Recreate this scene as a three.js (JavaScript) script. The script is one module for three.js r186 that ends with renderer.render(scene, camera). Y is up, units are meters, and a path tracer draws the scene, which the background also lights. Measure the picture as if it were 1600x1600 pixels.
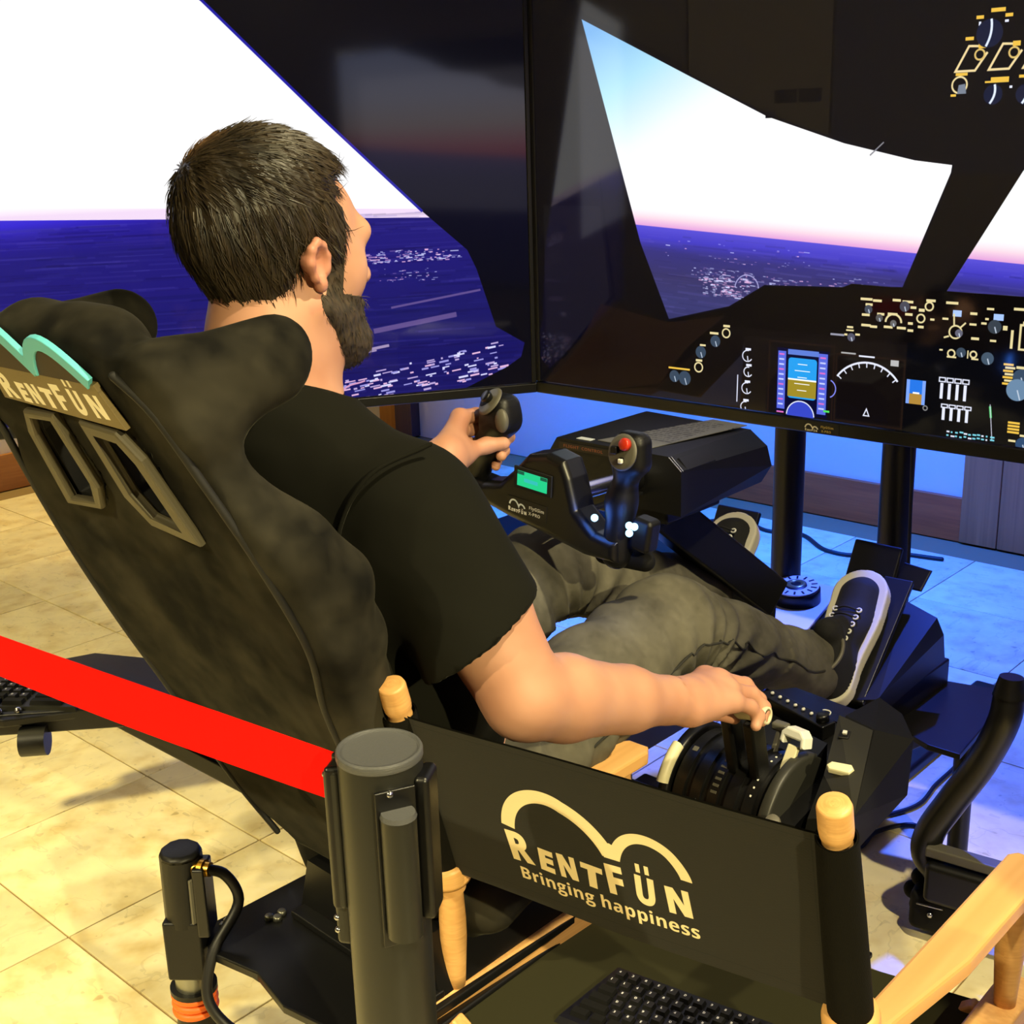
import * as THREE from 'three';
import { RoundedBoxGeometry } from 'three/addons/geometries/RoundedBoxGeometry.js';
import { ConvexGeometry } from 'three/addons/geometries/ConvexGeometry.js';
import { mergeGeometries } from 'three/addons/utils/BufferGeometryUtils.js';
import { RectAreaLightUniformsLib } from 'three/addons/lights/RectAreaLightUniformsLib.js';

// ---------------------------------------------------------------- camera, renderer, light
const scene = new THREE.Scene();
scene.background = new THREE.Color(0x000000);
const camera = new THREE.PerspectiveCamera(44.61, 1, 0.05, 40);
camera.position.set(0, 1.45, 0);
camera.rotation.order = 'YXZ';
camera.rotation.set(THREE.MathUtils.degToRad(-16.69), THREE.MathUtils.degToRad(42.99), THREE.MathUtils.degToRad(-1.76));
const renderer = new THREE.WebGLRenderer({ antialias: true });
renderer.toneMapping = THREE.LinearToneMapping;
renderer.toneMappingExposure = 1.0;
renderer.shadowMap.enabled = true;
RectAreaLightUniformsLib.init();

const CEIL = 3.0;
// warm ceiling downlights: [x, z, target x, target z, candela, colour, half angle]
const WARM = [
  [0.25, -1.15, -0.8, -1.0, 23, 0xffeebc, 0.62],
  [3.0, 0.6, -1.9, -0.9, 80, 0xffeeb0, 0.36],
  [-3.0, 0.3, -3.1, -0.3, 34, 0xffeb9c, 0.72],
  [-1.1, 1.7, -0.95, 0.1, 46, 0xffeeb4, 0.5],
  [-5.0, -2.2, -5.25, -2.7, 26, 0xffe090, 0.5],
];
// blue stage spots behind the displays
const BLUE = [
  [-2.9, -2.9, -2.7, -3.7, 66, 0x0066ff, 0.72],
  [-1.2, -2.9, -1.1, -3.2, 52, 0x3a5cff, 0.85],
];

// ---------------------------------------------------------------- helpers
const V = (x, y, z) => new THREE.Vector3(x, y, z);
const A = (p) => new THREE.Vector3(p[0], p[1], p[2]);
let seed = 7;
const rnd = () => { seed = (seed * 1664525 + 1013904223) >>> 0; return seed / 4294967296; };
const hash = (x, y, z) => { let h = (x * 374761393 + y * 668265263 + z * 1274126177) | 0; h = Math.imul(h ^ (h >>> 13), 1274126177); h ^= h >>> 16; return (h >>> 0) / 4294967296; };
const fade = (t) => t * t * (3 - 2 * t);
function vn(x, y, z) {                       // value noise, -1..1
  const X = Math.floor(x), Y = Math.floor(y), Z = Math.floor(z), fx = fade(x - X), fy = fade(y - Y), fz = fade(z - Z);
  let r = 0;
  for (let i = 0; i < 8; i++) {
    const a = i & 1, b = (i >> 1) & 1, c = i >> 2;
    r += hash(X + a, Y + b, Z + c) * (a ? fx : 1 - fx) * (b ? fy : 1 - fy) * (c ? fz : 1 - fz);
  }
  return r * 2 - 1;
}
const fbm = (x, y, z, o = 4) => { let s = 0, a = 0.5; for (let i = 0; i < o; i++) { s += a * vn(x, y, z); x = x * 2.03 + 5.1; y = y * 2.03 + 1.7; z = z * 2.03 + 9.2; a *= 0.5; } return s; };
const clamp = (x, a, b) => Math.max(a, Math.min(b, x));
const mix = (a, b, t) => a + (b - a) * t;
const sstep = (a, b, x) => fade(clamp((x - a) / (b - a), 0, 1));

function tex(n, fn, srgb = true, m = n) {    // computed texture, fn(u, v) -> [r, g, b] 0..255
  const d = new Uint8Array(n * m * 4);
  for (let j = 0; j < m; j++) for (let i = 0; i < n; i++) {
    const c = fn(i / n, j / m), k = (j * n + i) * 4;
    d[k] = clamp(c[0], 0, 255); d[k + 1] = clamp(c[1], 0, 255); d[k + 2] = clamp(c[2], 0, 255); d[k + 3] = 255;
  }
  const t = new THREE.DataTexture(d, n, m); t.magFilter = THREE.LinearFilter; t.minFilter = THREE.LinearMipmapLinearFilter; t.generateMipmaps = true;
  t.wrapS = t.wrapT = THREE.RepeatWrapping; if (srgb) t.colorSpace = THREE.SRGBColorSpace; t.needsUpdate = true; return t;
}
const grey = (v) => [v, v, v];
function canvasTex(w, h, draw) {
  const c = document.createElement('canvas'); c.width = w; c.height = h; draw(c.getContext('2d'), w, h);
  const t = new THREE.CanvasTexture(c); t.colorSpace = THREE.SRGBColorSpace; t.anisotropy = 8; return t;
}
const std = (o) => new THREE.MeshStandardMaterial(o);
const phy = (o) => new THREE.MeshPhysicalMaterial(o);

const used = {};
function numbered(n) { used[n] = (used[n] ?? -1) + 1; return used[n] ? n + '_' + String(used[n]).padStart(3, '0') : n; }
function thing(name, label, category, base = [0, 0, 0], group) {
  const o = new THREE.Group(); o.name = numbered(name); o.position.set(...base); o.userData = { label, category };
  if (group) o.userData.group = group; scene.add(o); o._b = base; return o;
}
const baseOf = (o) => { while (o && !o._b) o = o.parent; return o ? o._b : [0, 0, 0]; };
// a part: geometry given in world metres, moved to the frame of its thing
function part(name, geo, mat, parent, label) {
  const g = Array.isArray(geo) ? merge(geo) : geo; const b = baseOf(parent); g.translate(-b[0], -b[1], -b[2]);
  const m = new THREE.Mesh(g, mat); m.name = name; m.castShadow = m.receiveShadow = true; parent.add(m); if (label) m.userData.label = label; return m;
}
function struct(name, geo, mat, parent) {
  const m = new THREE.Mesh(Array.isArray(geo) ? merge(geo) : geo, mat); m.name = name; m.castShadow = m.receiveShadow = true;
  if (!parent) m.userData.kind = 'structure'; (parent || scene).add(m); return m;
}
function merge(list) {
  return mergeGeometries(list.map((g) => { let k = g.index ? g.toNonIndexed() : g; for (const a of Object.keys(k.attributes)) if (!['position', 'normal', 'uv'].includes(a)) k.deleteAttribute(a); if (!k.attributes.uv) k.setAttribute('uv', new THREE.BufferAttribute(new Float32Array(k.attributes.position.count * 2), 2)); if (!k.attributes.normal) k.computeVertexNormals(); return k; }));
}
function boxUV(g, s = 1) {                   // metre-true uv from the dominant axis
  if (g.index) g = g.toNonIndexed();
  const p = g.attributes.position, n = g.attributes.normal, uv = new Float32Array(p.count * 2);
  for (let i = 0; i < p.count; i++) {
    const ax = Math.abs(n.getX(i)), ay = Math.abs(n.getY(i)), az = Math.abs(n.getZ(i)); let a, b;
    if (ay >= ax && ay >= az) { a = p.getX(i); b = p.getZ(i); } else if (ax >= az) { a = p.getZ(i); b = p.getY(i); } else { a = p.getX(i); b = p.getY(i); }
    uv[i * 2] = a / s; uv[i * 2 + 1] = b / s;
  }
  g.setAttribute('uv', new THREE.BufferAttribute(uv, 2)); return g;
}
function rbox(w, h, d, c = [0, 0, 0], r = 0.004, rot = null) {
  const g = new RoundedBoxGeometry(w, h, d, 2, Math.min(r, w / 2.01, h / 2.01, d / 2.01));
  if (rot) g.applyMatrix4(new THREE.Matrix4().makeRotationFromEuler(new THREE.Euler(...rot)));
  return g.translate(...c);
}
function rod(a, b, r, r2 = r, seg = 20) {     // tapered rod between two points
  const p = A(a), q = A(b), L = p.distanceTo(q), g = new THREE.CylinderGeometry(r2, r, L, seg);
  g.applyQuaternion(new THREE.Quaternion().setFromUnitVectors(V(0, 1, 0), q.clone().sub(p).normalize()));
  const m = p.add(q).multiplyScalar(0.5); return g.translate(m.x, m.y, m.z);
}
function beam(a, b, w, h, r = 0.003, up = [0, 1, 0]) { // rectangular bar between two points, w across, h along 'up'
  const p = A(a), q = A(b), d = q.clone().sub(p), L = d.length(); d.normalize();
  const s = new THREE.Vector3().crossVectors(A(up), d).normalize(), u = new THREE.Vector3().crossVectors(d, s);
  const g = new RoundedBoxGeometry(w, h, L, 2, Math.min(r, w / 2.01, h / 2.01));
  g.applyMatrix4(new THREE.Matrix4().makeBasis(s, u, d)); p.add(q).multiplyScalar(0.5); return g.translate(p.x, p.y, p.z);
}
function tube(pts, r, n = 40, seg = 10) {
  const c = new THREE.CatmullRomCurve3(pts.map(A), false, 'centripetal'), g = new THREE.TubeGeometry(c, n, r, seg);
  const e = [g]; for (const p of [pts[0], pts[pts.length - 1]]) e.push(new THREE.SphereGeometry(r, seg, 6).translate(...p)); return merge(e);
}
const hull = (pts) => { const g = new ConvexGeometry(pts.map(A)); return g; };
// a flat polygon (list of [a, b]) in the plane o + a*ua + b*ub, extruded by d along n = ua x ub, bevelled
function plate(poly, o, ua, ub, d, bev = 0.002, holes = []) {
  const s = new THREE.Shape(poly.map((p) => new THREE.Vector2(p[0], p[1])));
  for (const h of holes) s.holes.push(new THREE.Path(h.map((p) => new THREE.Vector2(p[0], p[1]))));
  const g = new THREE.ExtrudeGeometry(s, { depth: Math.max(d - 2 * bev, 0.0002), bevelEnabled: bev > 0, bevelThickness: bev, bevelSize: bev, bevelOffset: -bev, bevelSegments: 2, curveSegments: 10 });
  g.translate(0, 0, bev);
  const X = A(ua).normalize(), Y = A(ub).normalize(), Z = new THREE.Vector3().crossVectors(X, Y);
  g.applyMatrix4(new THREE.Matrix4().makeBasis(X, Y, Z)); return g.translate(...o);
}
function lathe(prof, o = [0, 0, 0], axis = [0, 1, 0], seg = 28) {
  const g = new THREE.LatheGeometry(prof.map((p) => new THREE.Vector2(Math.max(p[0], 0.00001), p[1])), seg);
  g.applyQuaternion(new THREE.Quaternion().setFromUnitVectors(V(0, 1, 0), A(axis).normalize())); return g.translate(...o);
}

// signed-distance modelling -------------------------------------------------
const smin = (a, b, k) => { const h = Math.max(k - Math.abs(a - b), 0) / k; return Math.min(a, b) - h * h * k * 0.25; };
const smax = (a, b, k) => -smin(-a, -b, k);
function cap(a, b, ra, rb = ra) {
  const ax = a[0], ay = a[1], az = a[2], dx = b[0] - ax, dy = b[1] - ay, dz = b[2] - az, L = dx * dx + dy * dy + dz * dz;
  return (x, y, z) => { const t = clamp(((x - ax) * dx + (y - ay) * dy + (z - az) * dz) / L, 0, 1); const X = x - ax - dx * t, Y = y - ay - dy * t, Z = z - az - dz * t; return Math.sqrt(X * X + Y * Y + Z * Z) - ra - (rb - ra) * t; };
}
function ell(c, r) {
  return (x, y, z) => { const X = (x - c[0]) / r[0], Y = (y - c[1]) / r[1], Z = (z - c[2]) / r[2]; const k0 = Math.sqrt(X * X + Y * Y + Z * Z), k1 = Math.sqrt((X / r[0]) ** 2 + (Y / r[1]) ** 2 + (Z / r[2]) ** 2); return k1 < 1e-9 ? -Math.min(...r) : k0 * (k0 - 1) / k1; };
}
function sbox(c, h, r) {                      // rounded box, centre, half sizes, radius
  return (x, y, z) => { const X = Math.abs(x - c[0]) - h[0] + r, Y = Math.abs(y - c[1]) - h[1] + r, Z = Math.abs(z - c[2]) - h[2] + r; const ox = Math.max(X, 0), oy = Math.max(Y, 0), oz = Math.max(Z, 0); return Math.sqrt(ox * ox + oy * oy + oz * oz) + Math.min(Math.max(X, Y, Z), 0) - r; };
}
function union(list, k) { return (x, y, z) => { let d = list[0](x, y, z); for (let i = 1; i < list.length; i++) d = smin(d, list[i](x, y, z), k); return d; }; }
function poly2(pts) {                         // 2-D polygon distance
  return (x, y) => { let d = 1e9, s = 1; for (let i = 0, j = pts.length - 1; i < pts.length; j = i++) { const ex = pts[j][0] - pts[i][0], ey = pts[j][1] - pts[i][1], wx = x - pts[i][0], wy = y - pts[i][1]; const t = clamp((wx * ex + wy * ey) / (ex * ex + ey * ey), 0, 1), bx = wx - ex * t, by = wy - ey * t; d = Math.min(d, bx * bx + by * by); const c1 = y >= pts[i][1], c2 = y < pts[j][1], c3 = ex * wy > ey * wx; if ((c1 && c2 && c3) || (!c1 && !c2 && !c3)) s = -s; } return s * Math.sqrt(d); };
}
// surface nets: mesh of f = 0 in a box, cell h; skip(x,y,z) leaves cells out; col(x,y,z) gives vertex colours (linear)
function nets(f, lo, hi, h, { skip, col, uvScale = 0.1 } = {}) {
  const nx = Math.ceil((hi[0] - lo[0]) / h) + 1, ny = Math.ceil((hi[1] - lo[1]) / h) + 1, nz = Math.ceil((hi[2] - lo[2]) / h) + 1;
  const v = new Float32Array(nx * ny * nz), id = new Int32Array(nx * ny * nz).fill(-1);
  const at = (i, j, k) => (k * ny + j) * nx + i;
  for (let k = 0; k < nz; k++) for (let j = 0; j < ny; j++) for (let i = 0; i < nx; i++) v[at(i, j, k)] = f(lo[0] + i * h, lo[1] + j * h, lo[2] + k * h);
  const P = [], I = [];
  const E = [[0, 1], [2, 3], [4, 5], [6, 7], [0, 2], [1, 3], [4, 6], [5, 7], [0, 4], [1, 5], [2, 6], [3, 7]];
  for (let k = 0; k < nz - 1; k++) for (let j = 0; j < ny - 1; j++) for (let i = 0; i < nx - 1; i++) {
    const q = []; let m = 0;
    for (let c = 0; c < 8; c++) { q[c] = v[at(i + (c & 1), j + ((c >> 1) & 1), k + (c >> 2))]; if (q[c] < 0) m |= 1 << c; }
    if (m === 0 || m === 255) continue;
    if (skip && skip(lo[0] + (i + 0.5) * h, lo[1] + (j + 0.5) * h, lo[2] + (k + 0.5) * h)) continue;
    let X = 0, Y = 0, Z = 0, n = 0;
    for (const [a, b] of E) if ((q[a] < 0) !== (q[b] < 0)) { const t = q[a] / (q[a] - q[b]); X += (a & 1) + ((b & 1) - (a & 1)) * t; Y += ((a >> 1) & 1) + (((b >> 1) & 1) - ((a >> 1) & 1)) * t; Z += (a >> 2) + ((b >> 2) - (a >> 2)) * t; n++; }
    id[at(i, j, k)] = P.length / 3; P.push(lo[0] + (i + X / n) * h, lo[1] + (j + Y / n) * h, lo[2] + (k + Z / n) * h);
  }
  const quad = (a, b, c, d, flip) => { if (a < 0 || b < 0 || c < 0 || d < 0) return; if (flip) I.push(a, c, b, a, d, c); else I.push(a, b, c, a, c, d); };
  for (let k = 1; k < nz - 1; k++) for (let j = 1; j < ny - 1; j++) for (let i = 1; i < nx - 1; i++) {
    const s = v[at(i, j, k)] < 0;
    if (s !== (v[at(i + 1, j, k)] < 0)) quad(id[at(i, j - 1, k - 1)], id[at(i, j, k - 1)], id[at(i, j, k)], id[at(i, j - 1, k)], !s);
    if (s !== (v[at(i, j + 1, k)] < 0)) quad(id[at(i - 1, j, k - 1)], id[at(i, j, k - 1)], id[at(i, j, k)], id[at(i - 1, j, k)], s);
    if (s !== (v[at(i, j, k + 1)] < 0)) quad(id[at(i - 1, j - 1, k)], id[at(i, j - 1, k)], id[at(i, j, k)], id[at(i - 1, j, k)], !s);
  }
  const N = new Float32Array(P.length), U = new Float32Array(P.length / 3 * 2), Cc = col ? new Float32Array(P.length) : null, e = h * 0.35;
  for (let i = 0; i < P.length; i += 3) {
    let x = P[i], y = P[i + 1], z = P[i + 2], gx, gy, gz, L;
    for (let it = 0; it < 2; it++) {
      gx = f(x + e, y, z) - f(x - e, y, z); gy = f(x, y + e, z) - f(x, y - e, z); gz = f(x, y, z + e) - f(x, y, z - e); L = Math.hypot(gx, gy, gz) || 1;
      if (it === 0) { const d = clamp(f(x, y, z) * 2 * e / L, -h * 0.6, h * 0.6); x -= gx / L * d; y -= gy / L * d; z -= gz / L * d; }
    }
    P[i] = x; P[i + 1] = y; P[i + 2] = z; gx /= L; gy /= L; gz /= L; N[i] = gx; N[i + 1] = gy; N[i + 2] = gz;
    const ax = Math.abs(gx), ay = Math.abs(gy), az = Math.abs(gz);
    U[i / 3 * 2] = (ax > ay && ax > az ? z : x) / uvScale; U[i / 3 * 2 + 1] = (ay > ax && ay > az ? z : y) / uvScale;
    if (col) { const c = col(x, y, z, gx, gy, gz); Cc[i] = c[0]; Cc[i + 1] = c[1]; Cc[i + 2] = c[2]; }
  }
  const g = new THREE.BufferGeometry(); g.setAttribute('position', new THREE.BufferAttribute(new Float32Array(P), 3)); g.setAttribute('normal', new THREE.BufferAttribute(N, 3)); g.setAttribute('uv', new THREE.BufferAttribute(U, 2));
  if (col) g.setAttribute('color', new THREE.BufferAttribute(Cc, 3)); g.setIndex(I); return g;
}
// ---------------------------------------------------------------- materials
const woodTex = (dark, light, k = 1) => tex(512, (u, v) => {
  const g = fbm(u * 3, v * 42 * k, 1, 3) * 0.6 + 0.5 * vn(u * 9, v * 160 * k, 4) * 0.5 + 0.35 * fbm(u * 1.2, v * 6, 7, 2); const t = clamp(0.5 + g * 0.6, 0, 1);
  return [mix(dark[0], light[0], t), mix(dark[1], light[1], t), mix(dark[2], light[2], t)];
});
const cloth = tex(512, (u, v) => grey(128 + 50 * Math.sin(u * 512 * Math.PI / 4) * Math.sin(v * 512 * Math.PI / 4) + 60 * vn(u * 170, v * 170, 5)), false);
const speck = tex(256, (u, v) => grey(128 + 70 * vn(u * 128, v * 128, 1) + 40 * vn(u * 50, v * 50, 9)), false);
const suedeMix = (x, y, z) => { const p = fbm(x * 13, y * 13, z * 13, 4) + 0.4 * fbm(x * 60, y * 60, z * 60, 3), t = clamp(0.4 + p * 0.95, 0, 1); return [mix(0.007, 0.042, t), mix(0.0068, 0.038, t), mix(0.006, 0.027, t)]; };
const M = {
  beech: std({ map: woodTex([196, 142, 80], [236, 188, 122]), roughness: 0.42, bumpMap: speck, bumpScale: 0.0001 }),
  brownWood: std({ map: woodTex([164, 70, 26], [214, 104, 44]), roughness: 0.5 }),
  wallWood: std({ map: woodTex([150, 88, 46], [196, 124, 70], 1), roughness: 0.55 }),
  ochreWood: std({ map: woodTex([160, 104, 36], [196, 136, 58]), roughness: 0.5 }),
  plumWood: std({ map: woodTex([62, 44, 50], [86, 62, 66]), roughness: 0.6 }),
  wall: std({ color: 0xd8d2c4, roughness: 0.9, bumpMap: speck, bumpScale: 0.0006 }),
  ceiling: std({ color: 0x8c8880, roughness: 0.95 }),
  grout: std({ color: 0x8a744c, roughness: 0.95 }),
  suede: phy({ vertexColors: true, roughness: 1, specularIntensity: 0.15, sheen: 0.25, sheenRoughness: 0.5, sheenColor: new THREE.Color(0.3, 0.29, 0.2) }),
  piping: std({ color: 0x0a0908, roughness: 0.7 }),
  canvas: phy({ color: 0x11100d, roughness: 0.95, specularIntensity: 0.2, bumpMap: cloth, bumpScale: 0.0004 }),
  seatCanvas: phy({ color: 0x2b2a1b, roughness: 0.95, specularIntensity: 0.2, bumpMap: cloth, bumpScale: 0.0004 }),
  blackPlastic: phy({ color: 0x0b0b0c, roughness: 0.45, specularIntensity: 0.7, bumpMap: speck, bumpScale: 0.0001 }),
  satinBlack: std({ color: 0x0b0b0c, roughness: 0.36 }),
  matteBlack: phy({ color: 0x0b0b0c, roughness: 0.75, specularIntensity: 0.4, bumpMap: speck, bumpScale: 0.00012 }),
  steelBlack: std({ color: 0x141416, roughness: 0.38, metalness: 0.3, bumpMap: speck, bumpScale: 0.00008 }),
  postPaint: std({ color: 0x2a2a26, roughness: 0.36, metalness: 0.35 }),
  capPaint: std({ color: 0x4a4b4d, roughness: 0.5, bumpMap: speck, bumpScale: 0.0003 }),
  greyPlastic: std({ color: 0x5a574c, roughness: 0.5 }),
  slotFrame: std({ color: 0x4e4838, roughness: 0.5, bumpMap: speck, bumpScale: 0.0002 }),
  dark: std({ color: 0x040404, roughness: 0.8 }),
  chrome: std({ color: 0xb9bac0, roughness: 0.22, metalness: 1 }),
  steel: std({ color: 0x8d8d84, roughness: 0.35, metalness: 0.9 }),
  brass: std({ color: 0xc8963c, roughness: 0.28, metalness: 1 }),
  orange: std({ color: 0xe8661a, roughness: 0.5 }),
  cream: std({ color: 0xd9d2ae, roughness: 0.45 }),
  white: std({ color: 0xdcdcd2, roughness: 0.5 }),
  red: phy({ specularIntensity: 0.2, color: 0xf00c03, roughness: 0.75, bumpMap: cloth, bumpScale: 0.0002 }),
  redButton: std({ color: 0xc03018, roughness: 0.35 }),
  silverLabel: std({ map: tex(256, (u, v) => { const l = Math.floor(v * 22), on = v > 0.25 && v < 0.9 && (v * 22 - l) < 0.45 && hash(l, Math.floor(u * 60), 3) > 0.35 && u > 0.1 && u < 0.9; const g = 118 + 6 * vn(u * 80, v * 80, 3) - (on ? 50 : 0); return [g, g, g * 0.98]; }), roughness: 0.45, metalness: 0.3 }),
  turquoise: std({ color: 0x62c4d6, roughness: 0.5 }),
  blueLed: std({ color: 0x000000, emissive: 0x9fd8ff, emissiveIntensity: 3 }),
  cable: std({ color: 0x0c0c10, roughness: 0.5 }),
};

// ---------------------------------------------------------------- room shell
const RX0 = -5.36, RX1 = 4.6, RZ0 = -4.25, RZ1 = 2.6;
struct('ceiling', new THREE.BoxGeometry(RX1 - RX0 + 0.4, 0.15, RZ1 - RZ0 + 0.4).translate((RX0 + RX1) / 2, CEIL + 0.075, (RZ0 + RZ1) / 2), M.ceiling);
struct('wall_front', boxUV(new THREE.BoxGeometry(RX1 - RX0 + 0.4, CEIL, 0.15).translate((RX0 + RX1) / 2, CEIL / 2, RZ0 - 0.075)), M.wall);
struct('wall_back', boxUV(new THREE.BoxGeometry(RX1 - RX0 + 0.4, CEIL, 0.15).translate((RX0 + RX1) / 2, CEIL / 2, RZ1 + 0.075)), M.wall);
struct('wall_left', boxUV(new THREE.BoxGeometry(0.15, CEIL, RZ1 - RZ0).translate(RX0 - 0.075, CEIL / 2, (RZ0 + RZ1) / 2)), M.wall);
struct('wall_right', boxUV(new THREE.BoxGeometry(0.15, CEIL, RZ1 - RZ0).translate(RX1 + 0.075, CEIL / 2, (RZ0 + RZ1) / 2)), M.wall);
struct('baseboard_front', boxUV(rbox(1.262, 0.165, 0.018, [-2.369, 0.0825, RZ0 + 0.009], 0.004), 0.8), M.brownWood);
struct('baseboard_left', boxUV(rbox(0.018, 0.165, RZ1 - RZ0, [RX0 + 0.009, 0.0825, (RZ0 + RZ1) / 2], 0.004), 0.8), M.ochreWood);
// wood panelling on the right of the front wall, tall boards
const trimUV = (g) => { g = boxUV(g, 0.9); const u = g.attributes.uv; for (let i = 0; i < u.count; i++) u.setXY(i, u.getY(i) * 0.5, u.getX(i)); return g; };
{
  const t = new THREE.Group(); t.name = 'trim_1'; t.userData.kind = 'structure'; scene.add(t);
  const xs = [-1.738, -1.60, -1.20, -0.80, -0.40, 0.0, 0.4];
  for (let i = 0; i < 6; i++) { const w = xs[i + 1] - xs[i] - 0.004; const m = struct('panel', trimUV(rbox(w, CEIL - 0.01, 0.03, [xs[i] + 0.002 + w / 2, CEIL / 2, RZ0 + 0.015], 0.002)), M.wallWood, t); m.userData = {}; }
}
struct('trim_2', trimUV(rbox(0.125, CEIL - 0.01, 0.06, [-4.645, CEIL / 2, RZ0 + 0.03], 0.004)), M.plumWood);
struct('trim_3', trimUV(rbox(0.15, CEIL - 0.01, 0.03, [-4.785, CEIL / 2, RZ0 + 0.015], 0.004)), M.ochreWood);

// floor: slab with stone tiles laid on a 0.45 m grid
{
  const floor = new THREE.Group(); floor.name = 'floor'; floor.userData.kind = 'structure'; scene.add(floor);
  const slab = struct('slab', new THREE.BoxGeometry(RX1 - RX0 + 0.4, 0.2, RZ1 - RZ0 + 0.4).translate((RX0 + RX1) / 2, -0.1035, (RZ0 + RZ1) / 2), M.grout, floor); slab.userData = {};
  const T = 0.45, mats = [];
  for (let k = 0; k < 5; k++) {
    const tone = [1, 0.97, 1.03, 0.93, 0.99][k], o = k * 17.3;
    mats.push(std({ roughness: 0.34, map: tex(512, (u, v) => {
      const c = fbm(u * 5 + o, v * 5, 1 + o, 5), s = Math.pow(clamp(fbm(u * 7 + o, v * 9, 20 + o, 4) + 0.12, 0, 1), 1.2), pit = vn(u * 26 + o, v * 34, 3) > 0.8 ? 1 : 0, ve = Math.abs(fbm(u * 3.2 + c * 0.6 + o, v * 4.2, 40 + o, 4)), vein = ve < 0.012 ? 1 : 0;
      const g = tone * (1 + c * 0.09) - s * 0.15 - vein * 0.05 - pit * 0.16 * (0.3 + s);
      return [236 * g, 224 * g - s * 14, 184 * g - s * 36];
    }), bumpMap: speck, bumpScale: 0.0002 }));
  }
  const geos = []; for (let k = 0; k < 4; k++) { const g = rbox(T - 0.0035, 0.012, T - 0.0035, [0, -0.006, 0], 0.0015); const p = g.attributes.position, uv = g.attributes.uv; for (let i = 0; i < p.count; i++) { let a = p.getX(i) / T + 0.5, b = p.getZ(i) / T + 0.5; for (let r = 0; r < k; r++) [a, b] = [b, 1 - a]; uv.setXY(i, a, b); } geos.push(g); }
  for (let i = -8; i <= 14; i++) for (let j = -8; j <= 7; j++) {
    const x = -2.06 + T * (i + 0.5), z = -0.92 + T * (j + 0.5); if (x < RX0 || x > RX1 || z < RZ0 || z > RZ1) continue;
    const m = new THREE.Mesh(geos[(i * 7 + j * 13 + 200) % 4], mats[Math.floor(hash(i, j, 5) * 5)]); m.name = 'tile'; m.position.set(x, (hash(i, j, 9) - 0.5) * 0.0008, z); m.receiveShadow = m.castShadow = true; floor.add(m);
  }
}

// ---------------------------------------------------------------- lamps
function downlight([x, z, tx, tz, cd, col, half], kind, label) {
  const t = thing(kind === 'blue' ? 'stage_spot' : 'ceiling_downlight', label, 'lamp', [x, CEIL, z], kind === 'blue' ? 'blue stage spots behind the displays' : 'warm downlights in the ceiling');
  const r = 0.06;
  if (kind === 'blue') {
    const d = V(tx - x, -2.4, tz - z).normalize(), p0 = [x, CEIL - 0.35, z], p1 = [x + d.x * 0.18, CEIL - 0.35 + d.y * 0.18, z + d.z * 0.18];
    part('barrel', rod(p0, p1, 0.06, 0.075), M.matteBlack, t); part('stem', rod([x, CEIL, z], p0, 0.012), M.matteBlack, t);
    part('lens', rod(p1, [p1[0] + d.x * 0.004, p1[1] + d.y * 0.004, p1[2] + d.z * 0.004], 0.066), std({ color: 0, emissive: col, emissiveIntensity: 1.5 }), t);
    x = p1[0] + d.x * 0.02; z = p1[2] + d.z * 0.02; light(p1[1] + d.y * 0.02);
  } else {
    part('ring', lathe([[0.055, 0], [0.085, 0], [0.085, -0.012], [0.06, -0.016], [0.055, 0]], [x, CEIL - 0.001, z]), M.white, t);
    part('diffuser', lathe([[0.0, -0.006], [0.055, -0.006], [0.055, -0.003], [0, -0.003]], [x, CEIL, z]), std({ color: 0, emissive: col, emissiveIntensity: 2 }), t);
    light(CEIL - 0.03);
  }
  function light(y) {
    const s = new THREE.SpotLight(col, cd, 0, half, 0.5, 2); s.position.set(x, y, z); s.target.position.set(tx, 0, tz); s.castShadow = true; s.shadow.radius = r / 0.02 * 0.6; s.shadow.mapSize.set(2048, 2048); s.name = 'spot_light';
    scene.add(s, s.target);
  }
}
const WL = ['round warm ceiling downlight above the throttle quadrant', 'round warm ceiling downlight far to the right of the wooden chair', 'round warm ceiling downlight above the open tiled floor on the left', 'round warm ceiling downlight behind the photographer', 'round warm ceiling downlight by the left wall with the ochre baseboard'];
WARM.forEach((a, i) => downlight(a, 'warm', WL[i]));
BLUE.forEach((a, i) => downlight(a, 'blue', i ? 'black spot with a blue lens above the wood panelling' : 'black spot with a blue lens above the bare blue-lit wall'));
// ---------------------------------------------------------------- displays
const SW = 1.595, SH = 0.913, SY = 0.894, SC = [-1.859, -2.09];   // size, bottom edge, the corner where the two displays meet
const blob = (x, n, f) => { for (let i = 0; i < n; i++) f(i); };
function path(c, pts) { c.beginPath(); pts.forEach((p, i) => i ? c.lineTo(p[0], p[1]) : c.moveTo(p[0], p[1])); c.closePath(); }
function cloudLogo(c, x, y, s, col, lw = 0.095) {        // two-humped cloud outline; (x, y) left foot, s total width
  c.strokeStyle = col; c.lineWidth = lw * s; c.lineCap = 'butt'; c.lineJoin = 'miter';
  c.beginPath(); c.moveTo(x + 0.05 * s, y); c.bezierCurveTo(x + 0.10 * s, y - 0.30 * s, x + 0.36 * s, y - 0.34 * s, x + 0.50 * s, y - 0.16 * s); c.quadraticCurveTo(x + 0.57 * s, y - 0.07 * s, x + 0.60 * s, y + 0.0 * s);
  c.quadraticCurveTo(x + 0.66 * s, y - 0.17 * s, x + 0.80 * s, y - 0.13 * s); c.quadraticCurveTo(x + 0.93 * s, y - 0.09 * s, x + 0.96 * s, y + 0.04 * s); c.stroke();
}
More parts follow.
